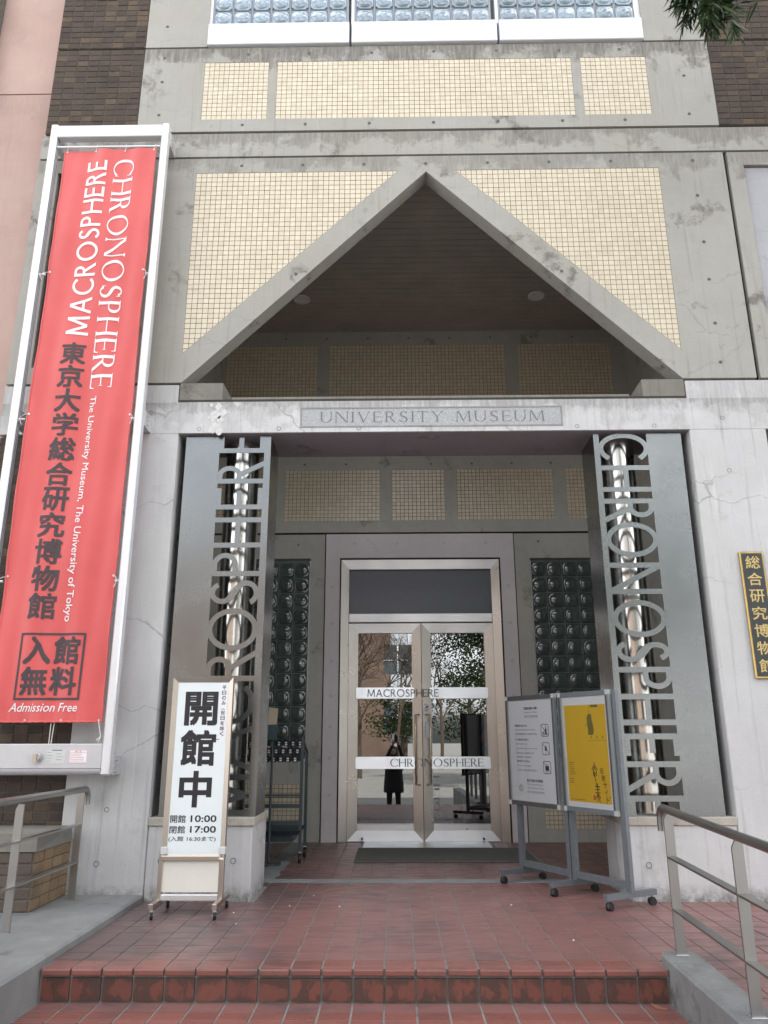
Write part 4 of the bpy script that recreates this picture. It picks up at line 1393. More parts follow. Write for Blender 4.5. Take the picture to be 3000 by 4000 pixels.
bx0, bx1, bz0, bz1 = -3.035, -2.163, 1.240, 6.350
def byf(x, z):
    u = (x - bx0) / (bx1 - bx0); v = (z - bz0) / (bz1 - bz0)
    d = .012 * math.sin(u * 3.0 + v * 5) + .010 * math.sin(u * 17 + v * 6 + 1.5 * math.sin(v * 9)) * (.4 + .6 * math.sin(v * 7 + 1) ** 2) + .005 * math.sin(u * 31 - v * 11) + .007 * math.sin(u * 9 - v * 16 + 1.2) * (1 - u) * 1.2 + .006 * math.sin(v * 23 + u * 3)
    d += .012 * math.exp(-((u - .22 - .25 * v) / .06) ** 2) * (1 if v > .45 else max(0, v / .45))
    e = math.exp(-u / .03) + math.exp(-(1 - u) / .03)
    d += .006 * math.exp(-v / .008) * math.sin(u * 95) + .006 * e * math.sin(v * 60)
    return YBN + .03 - d
def bx(x, z):
    u = (x - bx0) / (bx1 - bx0); v = (z - bz0) / (bz1 - bz0)
    # edges pull in between the ties
    k = .010 * abs(math.sin(v * PI * 3.75 + .3))
    return x + k * (1 - 2 * u) * (1 if v > .02 else 0)
m = MB()
NX, NZ = 44, 230
vs = []
for j in range(NZ + 1):
    for i in range(NX + 1):
        x = bx0 + (bx1 - bx0) * i / NX; z = bz0 + (bz1 - bz0) * j / NZ
        zz = z - (.006 * math.sin(PI * 3 * i / NX) ** 2 if j == NZ else 0)
        vs.append((bx(x, z), byf(x, z), zz))
m.add(vs, [(j * (NX + 1) + i, j * (NX + 1) + i + 1, (j + 1) * (NX + 1) + i + 1, (j + 1) * (NX + 1) + i) for j in range(NZ) for i in range(NX)], True)
bn = thing('exhibition_banner', (-2.6, 5.8, 1.24), 'tall red vertical banner with white and charcoal lettering laced into the aluminium frame', 'banner')
m.build('cloth', 'banner_red', bn)
hem = MB()
for u0 in (0, 1):
    pts = [((bx0 + .006) if u0 == 0 else (bx1 - .006), z) for z in [bz0 + (bz1 - bz0) * k / 60 for k in range(61)]]
    hem.tube([(bx(p[0], p[1]), byf(p[0], p[1]) - .001, p[1]) for p in pts], .007, 6)
hem.tube([(bx0 + (bx1 - bx0) * k / 40, byf(bx0 + (bx1 - bx0) * k / 40, bz0) - .001, bz0 + .006 + .002 * math.sin(k * 2.3)) for k in range(41)], .007, 6)
hem.build('hem', 'banner_red', bn)
def on_cloth(mb, name, mat, off=.0035):
    bm = bmesh.new()
    vs = [bm.verts.new(v) for v in mb.v]
    for f in mb.f:
        try: bm.faces.new([vs[i] for i in f])
        except Exception: pass
    xs = [v[0] for v in mb.v]; zs = [v[2] for v in mb.v]
    z = math.ceil(min(zs) / .05) * .05
    while z < max(zs):
        bmesh.ops.bisect_plane(bm, geom=bm.verts[:] + bm.edges[:] + bm.faces[:], plane_co=(0, 0, z), plane_no=(0, 0, 1)); z += .05
    x = math.ceil(min(xs) / .04) * .04
    while x < max(xs):
        bmesh.ops.bisect_plane(bm, geom=bm.verts[:] + bm.edges[:] + bm.faces[:], plane_co=(x, 0, 0), plane_no=(1, 0, 0)); x += .04
    for v in bm.verts:
        x, z = v.co.x, v.co.z
        v.co.y = byf(x, z) - off + (v.co.y - YBN); v.co.x = bx(x, z)
    me = bpy.data.meshes.new(name); bm.to_mesh(me); bm.free()
    me.materials.append(MT[mat])
    link(name, me, bn)
for q in caps('MACROSPHERE', (-2.612, YBN, 4.430), Z_, Vector((-1, 0, 0)), FRONT, 1.787, .190, .135, .12, 0, 0, gap=.13): on_cloth(q, 'letter', 'white_print')
for q in caps('CHRONOSPHERE', (-2.548, YBN, 6.236), Vector((0, 0, -1)), X_, FRONT, 2.292, .190, .125, .05, .05, 0, gap=.17): on_cloth(q, 'letter', 'white_print')
m = MB(); text(m, 'The University Museum, The University of Tokyo', (-2.545, YBN, 3.866), Vector((0, 0, -1)), X_, 1.88, .068, .006); on_cloth(m, 'lettering', 'white_print')
m = MB()
ks = '東京大学総合研究博物館'
z = 4.353; step = (4.353 - 1.985) / 11
for k, c in enumerate(ks):
    on_cloth(text(MB(), c, (-2.815, YBN, z - (k + 1) * step + .022), X_, Z_, .203, step - .022 - .005 * (c in '合'), .022), 'character', 'charcoal_print')
m = MB()
for k, c in enumerate('入館無料'):
    on_cloth(text(MB(), c, (-2.80 + .222 * (k % 2), YBN, 1.668 - .228 * (k // 2)), X_, Z_, .195, .200, .024), 'character', 'charcoal_print')
for a, b, c, d in ((-2.843, -2.343, 1.882, 1.898), (-2.843, -2.343, 1.402, 1.418), (-2.843, -2.827, 1.418, 1.882), (-2.359, -2.343, 1.418, 1.882)):
    m.add([(a, YBN, c), (b, YBN, c), (b, YBN, d), (a, YBN, d)], [(0, 1, 2, 3)])
on_cloth(m, 'printed_frame', 'charcoal_print')
m = MB(); text(m, 'Admission Free', (-2.862, YBN, 1.318), X_, Z_, .505, .062, .004, shear=.22); on_cloth(m, 'lettering', 'white_print')
ey = MB()
for k in range(4):
    for z in (bz1 - .02, bz0 + .018):
        x = bx0 + .03 + (bx1 - bx0 - .06) * k / 3
        ey.tube([(x, byf(x, z) - .004, z), (x, byf(x, z) - .001, z)], .009, 10)
for z in (5.06, 3.70, 2.34):
    for x in (bx0 + .018, bx1 - .018): ey.tube([(bx(x, z), byf(x, z) - .004, z), (bx(x, z), byf(x, z) - .001, z)], .009, 10)
ey.build('eyelet', 'zinc', bn)
rp = MB()
def cord(pts, r=.0028): rp.tube(pts, r, 5, smooth=True)
for k in range(4):
    x = bx0 + .03 + (bx1 - bx0 - .06) * k / 3; z = bz1 - .02; y = byf(x, z) - .004
    cord([(x, y, z), (x + .006, y - .005, z + .03), (x + .012, YBN + .016, z + .058), (x + .004, YBN + .045, z + .05), (x - .002, y + .01, z + .01)])
for z in (5.06, 3.70, 2.34):
    for sx, x, xe in ((-1, bx0 + .018, -3.085), (1, bx1 - .018, -2.15)):
        y = byf(x, z) - .004
        cord([(x, y, z), ((x + xe) / 2, y - .008, z - .01), (xe, YBN + .015, z - .035), (xe, YBN + .045, z - .045), (xe + .01 * sx, YBN + .02, z - .065), (xe - .004 * sx, YBN + .016, z - .025)])
        cord([(xe, YBN + .015, z - .035), (xe - .012 * sx, YBN + .012, z - .075), (xe - .02 * sx, YBN + .014, z - .095)])
cord([(-2.18, YBN, bz0 + .018), (-2.165, YBN + .0, 1.19), (-2.155, YBN + .01, 1.145), (-2.165, YBN + .01, 1.13), (-2.185, YBN + .01, 1.115)], .004)
cord([(-2.155, YBN + .01, 1.15), (-2.16, YBN, 1.12), (-2.17, YBN, 1.10)])
cord([(-2.54, YBN + .03, bz0 + .01), (-2.545, YBN + .04, 1.06)], .0035); cord([(-2.515, YBN + .03, bz0 + .01), (-2.53, YBN + .04, 1.06)], .0035)
rp.build('lacing_cord', 'rope', bn, kind='stuff')

# ================================================================== casters
def caster(parent, x, y, r=.028, z=0., twin=False, ang=0., top=.05):
    c_ = part_empty('caster', parent)
    ca, sa = math.cos(ang), math.sin(ang)
    u = Vector((ca, sa, 0)); w = Vector((-sa, ca, 0))
    hub = Vector((x, y, z + r))
    m = MB()
    if twin:
        for s_ in (-1, 1): m.tube([hub + u * (.006 * s_), hub + u * (.019 * s_)], r, 18)
        m.build('wheel', 'rubber', c_)
        m = MB(); m.obox(hub + Vector((0, 0, .008)), u, w, Z_, .011, r * 1.7, r * 1.4).tube([(x, y, z + r * 1.6), (x, y, z + top)], .006, 8)
        m.build('fork', 'frame_dark', c_)
    else:
        m.tube([hub - u * .009, hub + u * .009], r, 20); m.build('wheel', 'rubber', c_)
        m = MB()
        for s_ in (-1, 1):
            q = hub + u * (.013 * s_)
            b = Vector((x, y, z + top - .004)) - w * .016 + u * (.013 * s_)
            m.add([q - w * .008 - Z_ * .008, q + w * .010 - Z_ * .006, b + w * .032, b - w * .006], [(0, 1, 2, 3)])
            m.add([q - w * .008 - Z_ * .008 + u * .0015, q + w * .010 - Z_ * .006 + u * .0015, b + w * .032 + u * .0015, b - w * .006 + u * .0015], [(3, 2, 1, 0)])
        m.obox(Vector((x, y, z + top - .002)), u, w, Z_, .030, .036, .005)
        m.tube([(x, y, z + top), (x, y, z + top + .014)], .009, 10)
        m.tube([hub - u * .016, hub + u * .016], .005, 8)
        m.build('fork', 'zinc', c_)
    return c_

# ================================================================== opening hours sign
os_ = thing('opening_hours_sign', (-1.38, 5.66, 0), 'white wheeled sign board in a metal frame with large black characters saying open', 'sign')
YG = 5.62
x0, x1, z0, z1 = -1.598, -1.166, .372, 1.548
frame_ring('frame_bar', 'steel_sign', os_, x0, x1, z0 - .03, z1, -1.562, -1.199, z0, 1.513, YG, YG + .012, YG + .05, 'vh')
MB().box(-1.58, YG + .0135, z0, -1.18, YG + .05, 1.53).build('face', 'sign_face', os_)
for a, b in ((x0 - .004, x0 + .040), (x1 - .038, x1 + .005)):
    MB().cbox(a, YG - .003, .372, b, YG + .055, .420, .003).build('corner_clip', 'tape', os_)
MB().cbox(-1.594, YG - .012, .336, -1.200, YG + .03, .366, .004).build('leaflet_tray', 'steel_sign', os_)
MB().box(-1.585, YG + .012, .139, -1.200, YG + .022, .336).build('lower_panel', 'cream_panel', os_)
for x in (-1.597, -1.183):
    MB().cbox(x - .012, YG + .004, .084, x + .016, YG + .046, .40, .002).build('leg', 'steel_sign', os_)
MB().cbox(-1.583, YG + .006, .086, -1.199, YG + .04, .124, .003).build('base_bar', 'steel_rail_bar', os_)
for x in (-1.597, -1.183):
    MB().cbox(x - .015, 5.462, .062, x + .016, 5.892, .096, .002).build('foot', 'steel_sign', os_)
for x, y, a in ((-1.594, 5.492, .25), (-1.182, 5.490, .3), (-1.593, 5.868, .2), (-1.183, 5.866, .3)): caster(os_, x, y, .026, 0, False, a, .052)
m = MB(); yy = YG + .0125
for c, a, b, cc_, d in (('開', -1.497, -1.277, 1.221, 1.441), ('館', -1.512, -1.277, .949, 1.177), ('中', -1.501, -1.289, .677, .902)):
    text(MB(), c, (a, yy, cc_), X_, Z_, b - a, d - cc_, .030).build('character', 'black_print', os_)
for s_, a, b, cc_, d, bo in (('開館', -1.554, -1.448, .572, .621, .012), ('10:00', -1.412, -1.237, .577, .619, .016), ('閉館', -1.554, -1.448, .504, .552, .012), ('17:00', -1.412, -1.237, .509, .550, .016), ('(入館 16:30まで)', -1.556, -1.234, .450, .486, .006)):
    text(MB(), s_, (a, yy, cc_), X_, Z_, b - a, d - cc_, bo).build('lettering', 'black_print', os_)
MB().box(-1.258, YG + .0125, 1.10, -1.203, YG + .014, 1.506).build('notice_strip', 'paper', os_)
m = MB()
for k, c in enumerate('平日のみ'): text(m, c, (-1.244, YG + .0118, 1.462 - k * .036), X_, Z_, .028, .028, .012)
for k, c in enumerate('祝日を除く'): text(m, c, (-1.246, YG + .0118, 1.288 - k * .036), X_, Z_, .028, .028, .012)
for z in (1.33, 1.125): text(m, '⌒' if False else '(', (-1.245 + (.028 if z > 1.2 else 0), YG + .0118, z + (0 if z > 1.2 else -.008)), Vector((0, 0, -1)) if z > 1.2 else Vector((0, 0, 1)), X_ if z > 1.2 else Vector((-1, 0, 0)), .010, .028 if z < 1.2 else -.028, 0)
m.build('lettering', 'black_print', os_, kind='stuff')

# ================================================================== double notice board
NL = Vector((1.008, 6.86, 0)); NR = Vector((1.588, 5.84, 0))
UU = (NR - NL).normalized(); NN = Vector((UU.y, -UU.x, 0))   # NN faces the visitor
nbd = thing('notice_board_stand', tuple(NL + UU * .58), 'grey wheeled stand with two framed notice boards, visitor rules and a yellow poster', 'notice board')
def B_(u, z, n=0.): return NL + UU * u + NN * n + Vector((0, 0, z))
def bbox(mb, u0, u1, z0, z1, n0, n1):
    mb.obox(B_((u0 + u1) / 2, (z0 + z1) / 2, (n0 + n1) / 2), UU, NN, Z_, u1 - u0, n1 - n0, z1 - z0); return mb
for u0, u1 in ((-.022, .026), (.561, .604), (.614, .658), (1.150, 1.200)):
    bbox(MB(), u0, u1, .10, 1.462, -.045, -.012).build('post', 'frame_blue', nbd)
for u0, u1 in ((.026, .561), (.658, 1.15)):
    bbox(MB(), u0, u1, .118, .165, -.042, -.016).build('cross_rail', 'frame_blue', nbd)
for k, u in enumerate((.003, .61, 1.172)):
    c = B_(u, .085, -.03)
    m = MB(); m.obox(c, NN, UU, Z_, .47, .036, .038).build('foot', 'frame_blue', nbd)
    for s_ in (-1, 1):
        e = B_(u, 0, -.03 + .20 * s_)
        caster(nbd, e.x, e.y, .026, 0, True, math.atan2(UU.y, UU.x) + (.3 * s_), .066)
for bi, (u0, u1) in enumerate(((-.078, .557), (.604, 1.16))):
    bd = part_empty('board', nbd)
    zt, zb = 1.466, .590
    bbox(MB(), u0 + .02, u1 - .02, zb + .02, zt - .02, -.010, .004).build('backing', 'board_white', bd)
    for (a, b, c, d) in ((u0 + .03, u1 - .03, zt - .034, zt), (u0 + .03, u1 - .03, zb, zb + .034)):
        bbox(MB(), a, b, c, d, -.008, .018).build('frame_bar', 'frame_dark' if bi == 0 else 'frame_blue', bd)
    bbox(MB(), u0, u0 + .018, zb + .034, zt - .034, -.008, .018).build('frame_bar', 'frame_dark', bd)
    bbox(MB(), u0 + .018, u0 + .032, zb + .034, zt - .034, -.004, .014).build('frame_strip', 'frame_alu', bd)
    bbox(MB(), u1 - .016, u1, zb + .034, zt - .034, -.008, .018).build('frame_strip', 'frame_alu', bd)
    bbox(MB(), u1 - .036, u1 - .016, zb + .034, zt - .034, -.008, .018).build('frame_bar', 'frame_dark', bd)
    for a in (u0 - .001, u1 - .032):
        for c in (zb - .001, zt - .034): bbox(MB(), a, a + .033, c, c + .035, -.009, .020).build('corner_cap', 'cap_grey', bd)
    q = MB(); q.add([B_(u0 + .032, zb + .034, .0105), B_(u1 - .036, zb + .034, .0105), B_(u1 - .036, zt - .034, .0105), B_(u0 + .032, zt - .034, .0105)], [(0, 1, 2, 3)])
    q.build('cover_sheet', 'poster_glass', bd)
paper = bbox(MB(), .000, .492, .677, 1.404, .0042, .0056).build('notice_sheet', 'paper', nbd)
def T_(mb, s, u, z, w, h, bold=0.): text(mb, s, B_(u, z, .0062), UU, Z_, w, h, bold)
m = MB()
T_(m, 'ご来館の皆様へお願い', .152, 1.350, .188, .022, .02)
T_(m, '飲食物は持ち込めません。', .028, 1.214, .165, .018, .012)
T_(m, '傘・日傘は持ち込めません。', .031, 1.100, .175, .018, .012)
T_(m, '荷物の預かりはできません。', .037, .928, .17, .018, .012)
T_(m, '東京大学総合研究博物館', .155, .776, .20, .022, .02)
# pictograms
for uc, zc in ((.412, 1.182), (.415, 1.039), (.417, .895)):
    w_, h_ = .094, .098
    n_ = 4
    outer = []
    inner = []
    for (sx, sz, a0) in ((1, 1, 0), (-1, 1, 90), (-1, -1, 180), (1, -1, 270)):
        for k in range(n_ + 1):
            a = R(a0 + 90 * k / n_); r = .018
            outer.append((uc + sx * (w_ / 2 - r) + r * math.cos(a), zc + sz * (h_ / 2 - r) + r * math.sin(a)))
            inner.append((uc + sx * (w_ / 2 - r) + (r - .005) * math.cos(a), zc + sz * (h_ / 2 - r) + (r - .005) * math.sin(a)))
    N_ = len(outer)
    m.add([B_(p[0], p[1], .0062) for p in outer + inner], [(i, (i + 1) % N_, (i + 1) % N_ + N_, i + N_) for i in range(N_)])
    def bar(p, q, wd, e=.0002):
        p, q = Vector((*p, 0)), Vector((*q, 0)); d = (q - p).normalized(); nn_ = Vector((-d.y, d.x, 0)) * wd / 2
        m.add([B_(v.x, v.y, .0062 + e) for v in (p - nn_, q - nn_, q + nn_, p + nn_)], [(0, 1, 2, 3)])
    bar((uc - .040, zc + .040), (uc + .040, zc - .040), .005)
    if zc > 1.1:
        bar((uc + .014, zc - .035), (uc + .014, zc + .012), .019, .0004); bar((uc + .014, zc + .012), (uc + .014, zc + .034), .008, .0006)
        for k in range(3): bar((uc - .032, zc - .014 - .011 * k), (uc - .002, zc - .014 - .011 * k), .006, .0004)
    elif zc > 1.0:
        m.add([B_(p[0], p[1], .0066) for p in ((uc - .017, zc - .014), (uc + .017, zc - .014), (uc + .001, zc + .032))], [(0, 1, 2)])
        bar((uc, zc - .014), (uc, zc - .034), .003, .0004); bar((uc - .010, zc - .034), (uc, zc - .036), .003, .0006)
    else:
        bar((uc - .022, zc - .006), (uc + .022, zc - .006), .036, .0004); bar((uc - .022, zc - .033), (uc + .010, zc - .033), .005, .0004)
        for k in range(8):
            a = R(180 * k / 8); b = R(180 * (k + 1) / 8)
            bar((uc + .012 * math.cos(a), zc + .012 + .014 * math.sin(a)), (uc + .012 * math.cos(b), zc + .012 + .014 * math.sin(b)), .003, .0006)
m.build('lettering', 'black_print', paper)
m = MB()
T_(m, 'Requests to Visitors', .160, 1.318, .175, .018)
T_(m, '致各位来馆参观者', .160, 1.284, .178, .022)
T_(m, 'No foods and beverages are allowed.', .028, 1.180, .265, .015)
T_(m, '请勿在博物馆内饮食，包括糖果和口香糖。', .030, 1.146, .285, .016)
T_(m, '傘立てをご利用ください。', .031, 1.066, .155, .016)
T_(m, 'No umbrellas and parasols are allowed.', .032, 1.030, .285, .015)
T_(m, 'Please use an umbrella stand.', .034, .996, .225, .015)
T_(m, '请勿携带雨伞（包括遮阳伞）。', .035, .962, .21, .016)
T_(m, 'We cannot keep luggage.', .038, .893, .18, .016)
T_(m, '请注意，馆内无法保管大型行李。', .040, .858, .25, .016)
T_(m, 'The University Museum,', .155, .748, .205, .018)
T_(m, 'The University of Tokyo', .155, .720, .205, .018)
T_(m, '东京大学综合研究博物馆', .155, .690, .21, .018)
for q in ring(.075, .724, .026, .026, .005, .005, 0, 360, 14) + ring(.075, .724, .012, .012, .005, .005, 30, 330, 12):
    m.add([B_(p[0], p[1], .0062) for p in q], [(0, 1, 2, 3)])
m.build('lettering', 'grey_print', paper)
post = bbox(MB(), .657, 1.102, .662, 1.366, .0042, .0056).build('yellow_poster', 'yellow_poster', nbd)
m = MB()
sh = [(.935, 1.300), (.915, 1.290), (.905, 1.268), (.905, 1.22), (.912, 1.18), (.908, 1.155), (.915, 1.145), (.945, 1.142), (.968, 1.152), (.972, 1.18), (.966, 1.22), (.958, 1.262), (.956, 1.288), (.948, 1.298)]
m.add([B_(p[0], p[1], .0062) for p in sh], [tuple(range(len(sh)))])
m.add([B_(p[0], p[1], .0062) for p in rect(.930, 1.30, .933, 1.366)], [(0, 1, 2, 3)])
m.add([B_(p[0], p[1], .0062) for p in rect(.95, 1.345, 1.03, 1.364)], [(0, 1, 2, 3)])
m.build('print', 'olive_print', post)
m = MB()
def P_s(pts, wd):
    for a, b in zip(pts[:-1], pts[1:]):
        p, q = Vector((*a, 0)), Vector((*b, 0)); d = (q - p).normalized(); nn_ = Vector((-d.y, d.x, 0)) * wd / 2; p2, q2 = p - d * wd * .3, q + d * wd * .3
        m.add([B_(v.x, v.y, .0062 + random.random() * .0006) for v in (p2 - nn_, q2 - nn_, q2 + nn_, p2 + nn_)], [(0, 1, 2, 3)])
# brush-drawn seal characters
for pts in ([(.950, .948), (.950, .925)], [(.950, .93), (.922, .896)], [(.950, .93), (.980, .898)], [(.950, .915), (.936, .885)], [(.950, .915), (.968, .885)], [(.935, .882), (.935, .856), (.950, .852)], [(.945, .885), (.948, .84), (.958, .812)], [(.965, .882), (.966, .856), (.956, .852)], [(.935, .87), (.966, .87)],
            [(.955, .802), (.962, .782)], [(.975, .802), (.968, .782)], [(.945, .778), (.990, .778)], [(.967, .785), (.967, .71)], [(.945, .758), (.990, .758)], [(.942, .735), (.992, .735)], [(.967, .730), (.948, .700)], [(.967, .730), (.992, .700)], [(.967, .712), (.958, .675)], [(.970, .712), (.985, .672)]):
    P_s(pts, .0065)
for k, c in enumerate('役勝サイト'): T_(m, c, 1.003 + .012 * k, .868 - .050 * k, .040 - (.008 if k > 2 else 0), .044, .0)
T_(m, 'ほか', 1.078, .700, .018, .020)
m.build('print', 'brown_print', post)
m = MB()
T_(m, 'A Faint of the Sound', .875, 1.212, .10, .010)
for k, c in enumerate('音景展'): T_(m, c, .935 + .058 * k, 1.120, .014, .016, .01)
T_(m, 'New old Soundscape from Museum', .918, 1.100, .17, .010)
for k in range(10):
    z = .940 - .014 * k - (.02 if k > 6 else 0)
    m.add([B_(p[0], p[1], .0062) for p in rect(.680, z, .680 + random.uniform(.035, .075), z + .004)], [(0, 1, 2, 3)])
m.add([B_(p[0], p[1], .0062) for p in rect(.675, .676, .83, .680)], [(0, 1, 2, 3)])
m.build('print', 'olive_print', post)
m = MB(); m.add([B_(p[0], p[1], .0062) for p in rect(.918, .682, .942, .718)], [(0, 1, 2, 3)]); m.build('seal_print', 'red_seal', post)

# ================================================================== umbrella rack behind the left column
ur = thing('umbrella_rack', (-1.25, 7.9, 0), 'dark grey wheeled umbrella lock rack standing in the porch behind the left steel column', 'umbrella stand')
for x in (-.912, -1.68):
    for y in (7.80, 8.22):
        MB().cbox(x - .014, y - .014, .10, x + .014, y + .014, 1.115 if y < 8 else 1.0, .002).build('post', 'rack_paint', ur)
    MB().add([(x - .01, 7.80, 1.10), (x + .01, 7.80, 1.10), (x + .01, 8.22, .985), (x - .01, 8.22, .985), (x - .01, 7.80, 1.13), (x + .01, 7.80, 1.13), (x + .01, 8.22, 1.015), (x - .01, 8.22, 1.015)],
             [(0, 3, 2, 1), (4, 5, 6, 7), (0, 1, 5, 4), (1, 2, 6, 5), (2, 3, 7, 6), (3, 0, 4, 7)]).build('side_rail', 'rack_paint', ur)
    for y in (7.80, 8.22): caster(ur, x, y, .042, 0, False, .3, .10)
for z, h in ((.600, .016), (.582, .01), (.503, .034), (.352, .034)):
    MB().box(-1.666, 7.79, z - h / 2, -.926, 7.815, z + h / 2).build('cross_rail', 'rack_paint', ur)
m = MB().add([(-1.67, 7.76, .25), (-.93, 7.76, .25), (-.93, 8.2, .25), (-1.67, 8.2, .25), (-1.71, 7.72, .29), (-.90, 7.72, .29), (-.90, 8.24, .29), (-1.71, 8.24, .29)],
             [(0, 3, 2, 1), (0, 1, 5, 4), (1, 2, 6, 5), (2, 3, 7, 6), (3, 0, 4, 7)])
m.box(-1.64, 7.8, .185, -.98, 8.15, .249)
m.build('drip_tray', 'rack_paint', ur)
lockm = MB().cbox(-.027, -.02, -.03, .027, .03, .03, .004); lockm = lockm.mesh('umbrella_lock'); lockm.materials.append(MT['lock_black'])
clip = MB().box(-.011, -.024, -.022, .011, -.0205, -.006).box(-.011, -.0235, .0, .011, -.0205, .012); clip = clip.mesh('key_clip'); clip.materials.append(MT['lock_chrome'])
for r_i, (z, y, dx) in enumerate(((1.076, 8.05, 0), (1.004, 7.93, -.018), (.930, 7.83, -.036))):
    MB().box(-1.66, y + .015, z - .02, -.93, y + .03, z + .02).build('lock_rail', 'lock_black', ur)
    for k in range(10):
        o = link('umbrella_lock', lockm, ur); o.location = (-.962 + dx * .5 - .0705 * k, y, z)
        if dx == 0 or True:
            c2 = bpy.data.objects.new('key_clip', clip); COL.objects.link(c2); c2.parent = o
lt = thing('leaflet_box', (-1.13, 7.5, 1.12), 'small dark leaflet box with pale brochures beside the left steel column', 'leaflet box')
MB().cbox(-1.24, 7.62, 1.11, -1.145, 7.70, 1.25, .003).build('box', 'teal_box', lt)
MB().add([(-1.235, 7.64, 1.2), (-1.15, 7.64, 1.2), (-1.14, 7.66, 1.40), (-1.225, 7.66, 1.41), (-1.235, 7.66, 1.2), (-1.15, 7.66, 1.2), (-1.14, 7.68, 1.40), (-1.225, 7.68, 1.41)], [(0, 1, 2, 3), (7, 6, 5, 4), (0, 3, 7, 4), (1, 5, 6, 2), (2, 6, 7, 3)]).build('leaflets', 'cardboard', lt)
MB().tube([(-1.19, 7.72, .02), (-1.19, 7.72, 1.2)], .012, 8).build('stand_pole', 'rack_paint', lt)
MB().tube([(-1.19, 7.72, .002), (-1.19, 7.72, .02)], .12, 20).build('stand_base', 'rack_paint', lt)

# ================================================================== mat, plaque, small bits
mat_ = MB().cbox(-.405, 7.845, .0015, 1.335, 8.772, .012, .003).build('door_mat', 'mat_fibre')
mat_['label'] = 'dark grey-green rectangular entrance mat lying before the steel doors'; mat_['category'] = 'mat'
pq = thing('name_plaque', (2.85, 6.05, 1.56), 'dark plaque with brass rim and seven gold characters on the right white pillar', 'plaque')
MB().cbox(2.757, YF - .022, 1.556, 2.947, YF - .0005, 2.552, .003).build('brass_rim', 'brass', pq)
MB().box(2.771, YF - .0245, 1.570, 2.933, YF - .015, 2.538).build('plate', 'plaque_dark', pq)
m = MB()
for k, c in enumerate('総合研究博物館'): text(MB(), c, (2.797, YF - .0252, 2.414 - k * .1355), X_, Z_, .112, .100, .010).build('character', 'gold_letters', pq)
dl_ = MB().add([(1.25, 4.33, -.150), (1.31, 4.35, -.149), (1.35, 4.33, -.146), (1.325, 4.305, -.1535), (1.28, 4.31, -.152), (1.22, 4.37, -.12)], [(0, 1, 2), (0, 2, 3), (0, 3, 4), (0, 5, 1)]).build('fallen_leaf', 'dead_leaf')
dl_.scale = (.62, .62, .62); dl_.location = (1.30 * .38, 4.33 * .38, -.153 * .38)
dl_['label'] = 'curled reddish dead leaf lying on the step tread by the right kerb'; dl_['category'] = 'leaf'

for k, (x, y) in enumerate(((-.62, 6.28), (-.75, 5.92), (-.40, 5.90), (-1.02, 5.38), (-1.10, 5.70), (.80, 5.95), (1.02, 4.98))):
    n_ = 7; rr = random.uniform(.005, .009)
    q = MB().add([(x + rr * random.uniform(.6, 1.2) * math.cos(2 * PI * i / n_), y + rr * 1.3 * random.uniform(.6, 1.2) * math.sin(2 * PI * i / n_), .0016) for i in range(n_)] + [(x, y, .006)], [(i, (i + 1) % n_, n_) for i in range(n_)]).build('litter_scrap', 'paper')
    q['label'] = ['pale scrap of litter on the paving near the strip at the left pedestal', 'pale scrap of litter at the foot of the left pedestal corner', 'pale scrap of litter lying mid landing before the strip', 'pale scrap of litter in front of the right caster of the white sign', 'pale scrap of litter just behind the right front caster of the white sign', 'pale scrap of litter left of the notice board feet', 'pale scrap of litter nearest to the right end of the step edge'][k]
    q['category'] = 'litter'; q['group'] = 'scraps of litter on the landing'

mosaic.flush(); bricks.flush()

# ================================================================== vegetation and what the doors reflect
def leaf_clump(mb, c, rad, n, ln, wd, droop=.3, long_=False):
    c = Vector(c)
    for _ in range(n):
        while True:
            d = Vector((random.uniform(-1, 1), random.uniform(-1, 1), random.uniform(-1, 1)))
            if d.length < 1: break
        p = c + Vector((d.x * rad[0], d.y * rad[1], d.z * rad[2]))
        a = Vector((d.x + random.gauss(0, .5), d.y + random.gauss(0, .5), d.z * .4 - droop + random.gauss(0, .35))).normalized()
        s_ = a.cross(Vector((random.gauss(0, 1), random.gauss(0, 1), random.gauss(0, 1)))).normalized()
        l_, w_ = ln * random.uniform(.6, 1.25), wd * random.uniform(.7, 1.2)
        up_ = a.cross(s_)
        mb.add([p, p + a * l_ * .35 + s_ * w_, p + a * l_ * .75 + s_ * w_ * .8 - up_ * l_ * .05, p + a * l_ - up_ * l_ * .12, p + a * l_ * .75 - s_ * w_ * .8 - up_ * l_ * .05, p + a * l_ * .35 - s_ * w_], [(0, 1, 5), (1, 2, 4, 5), (2, 3, 4)])

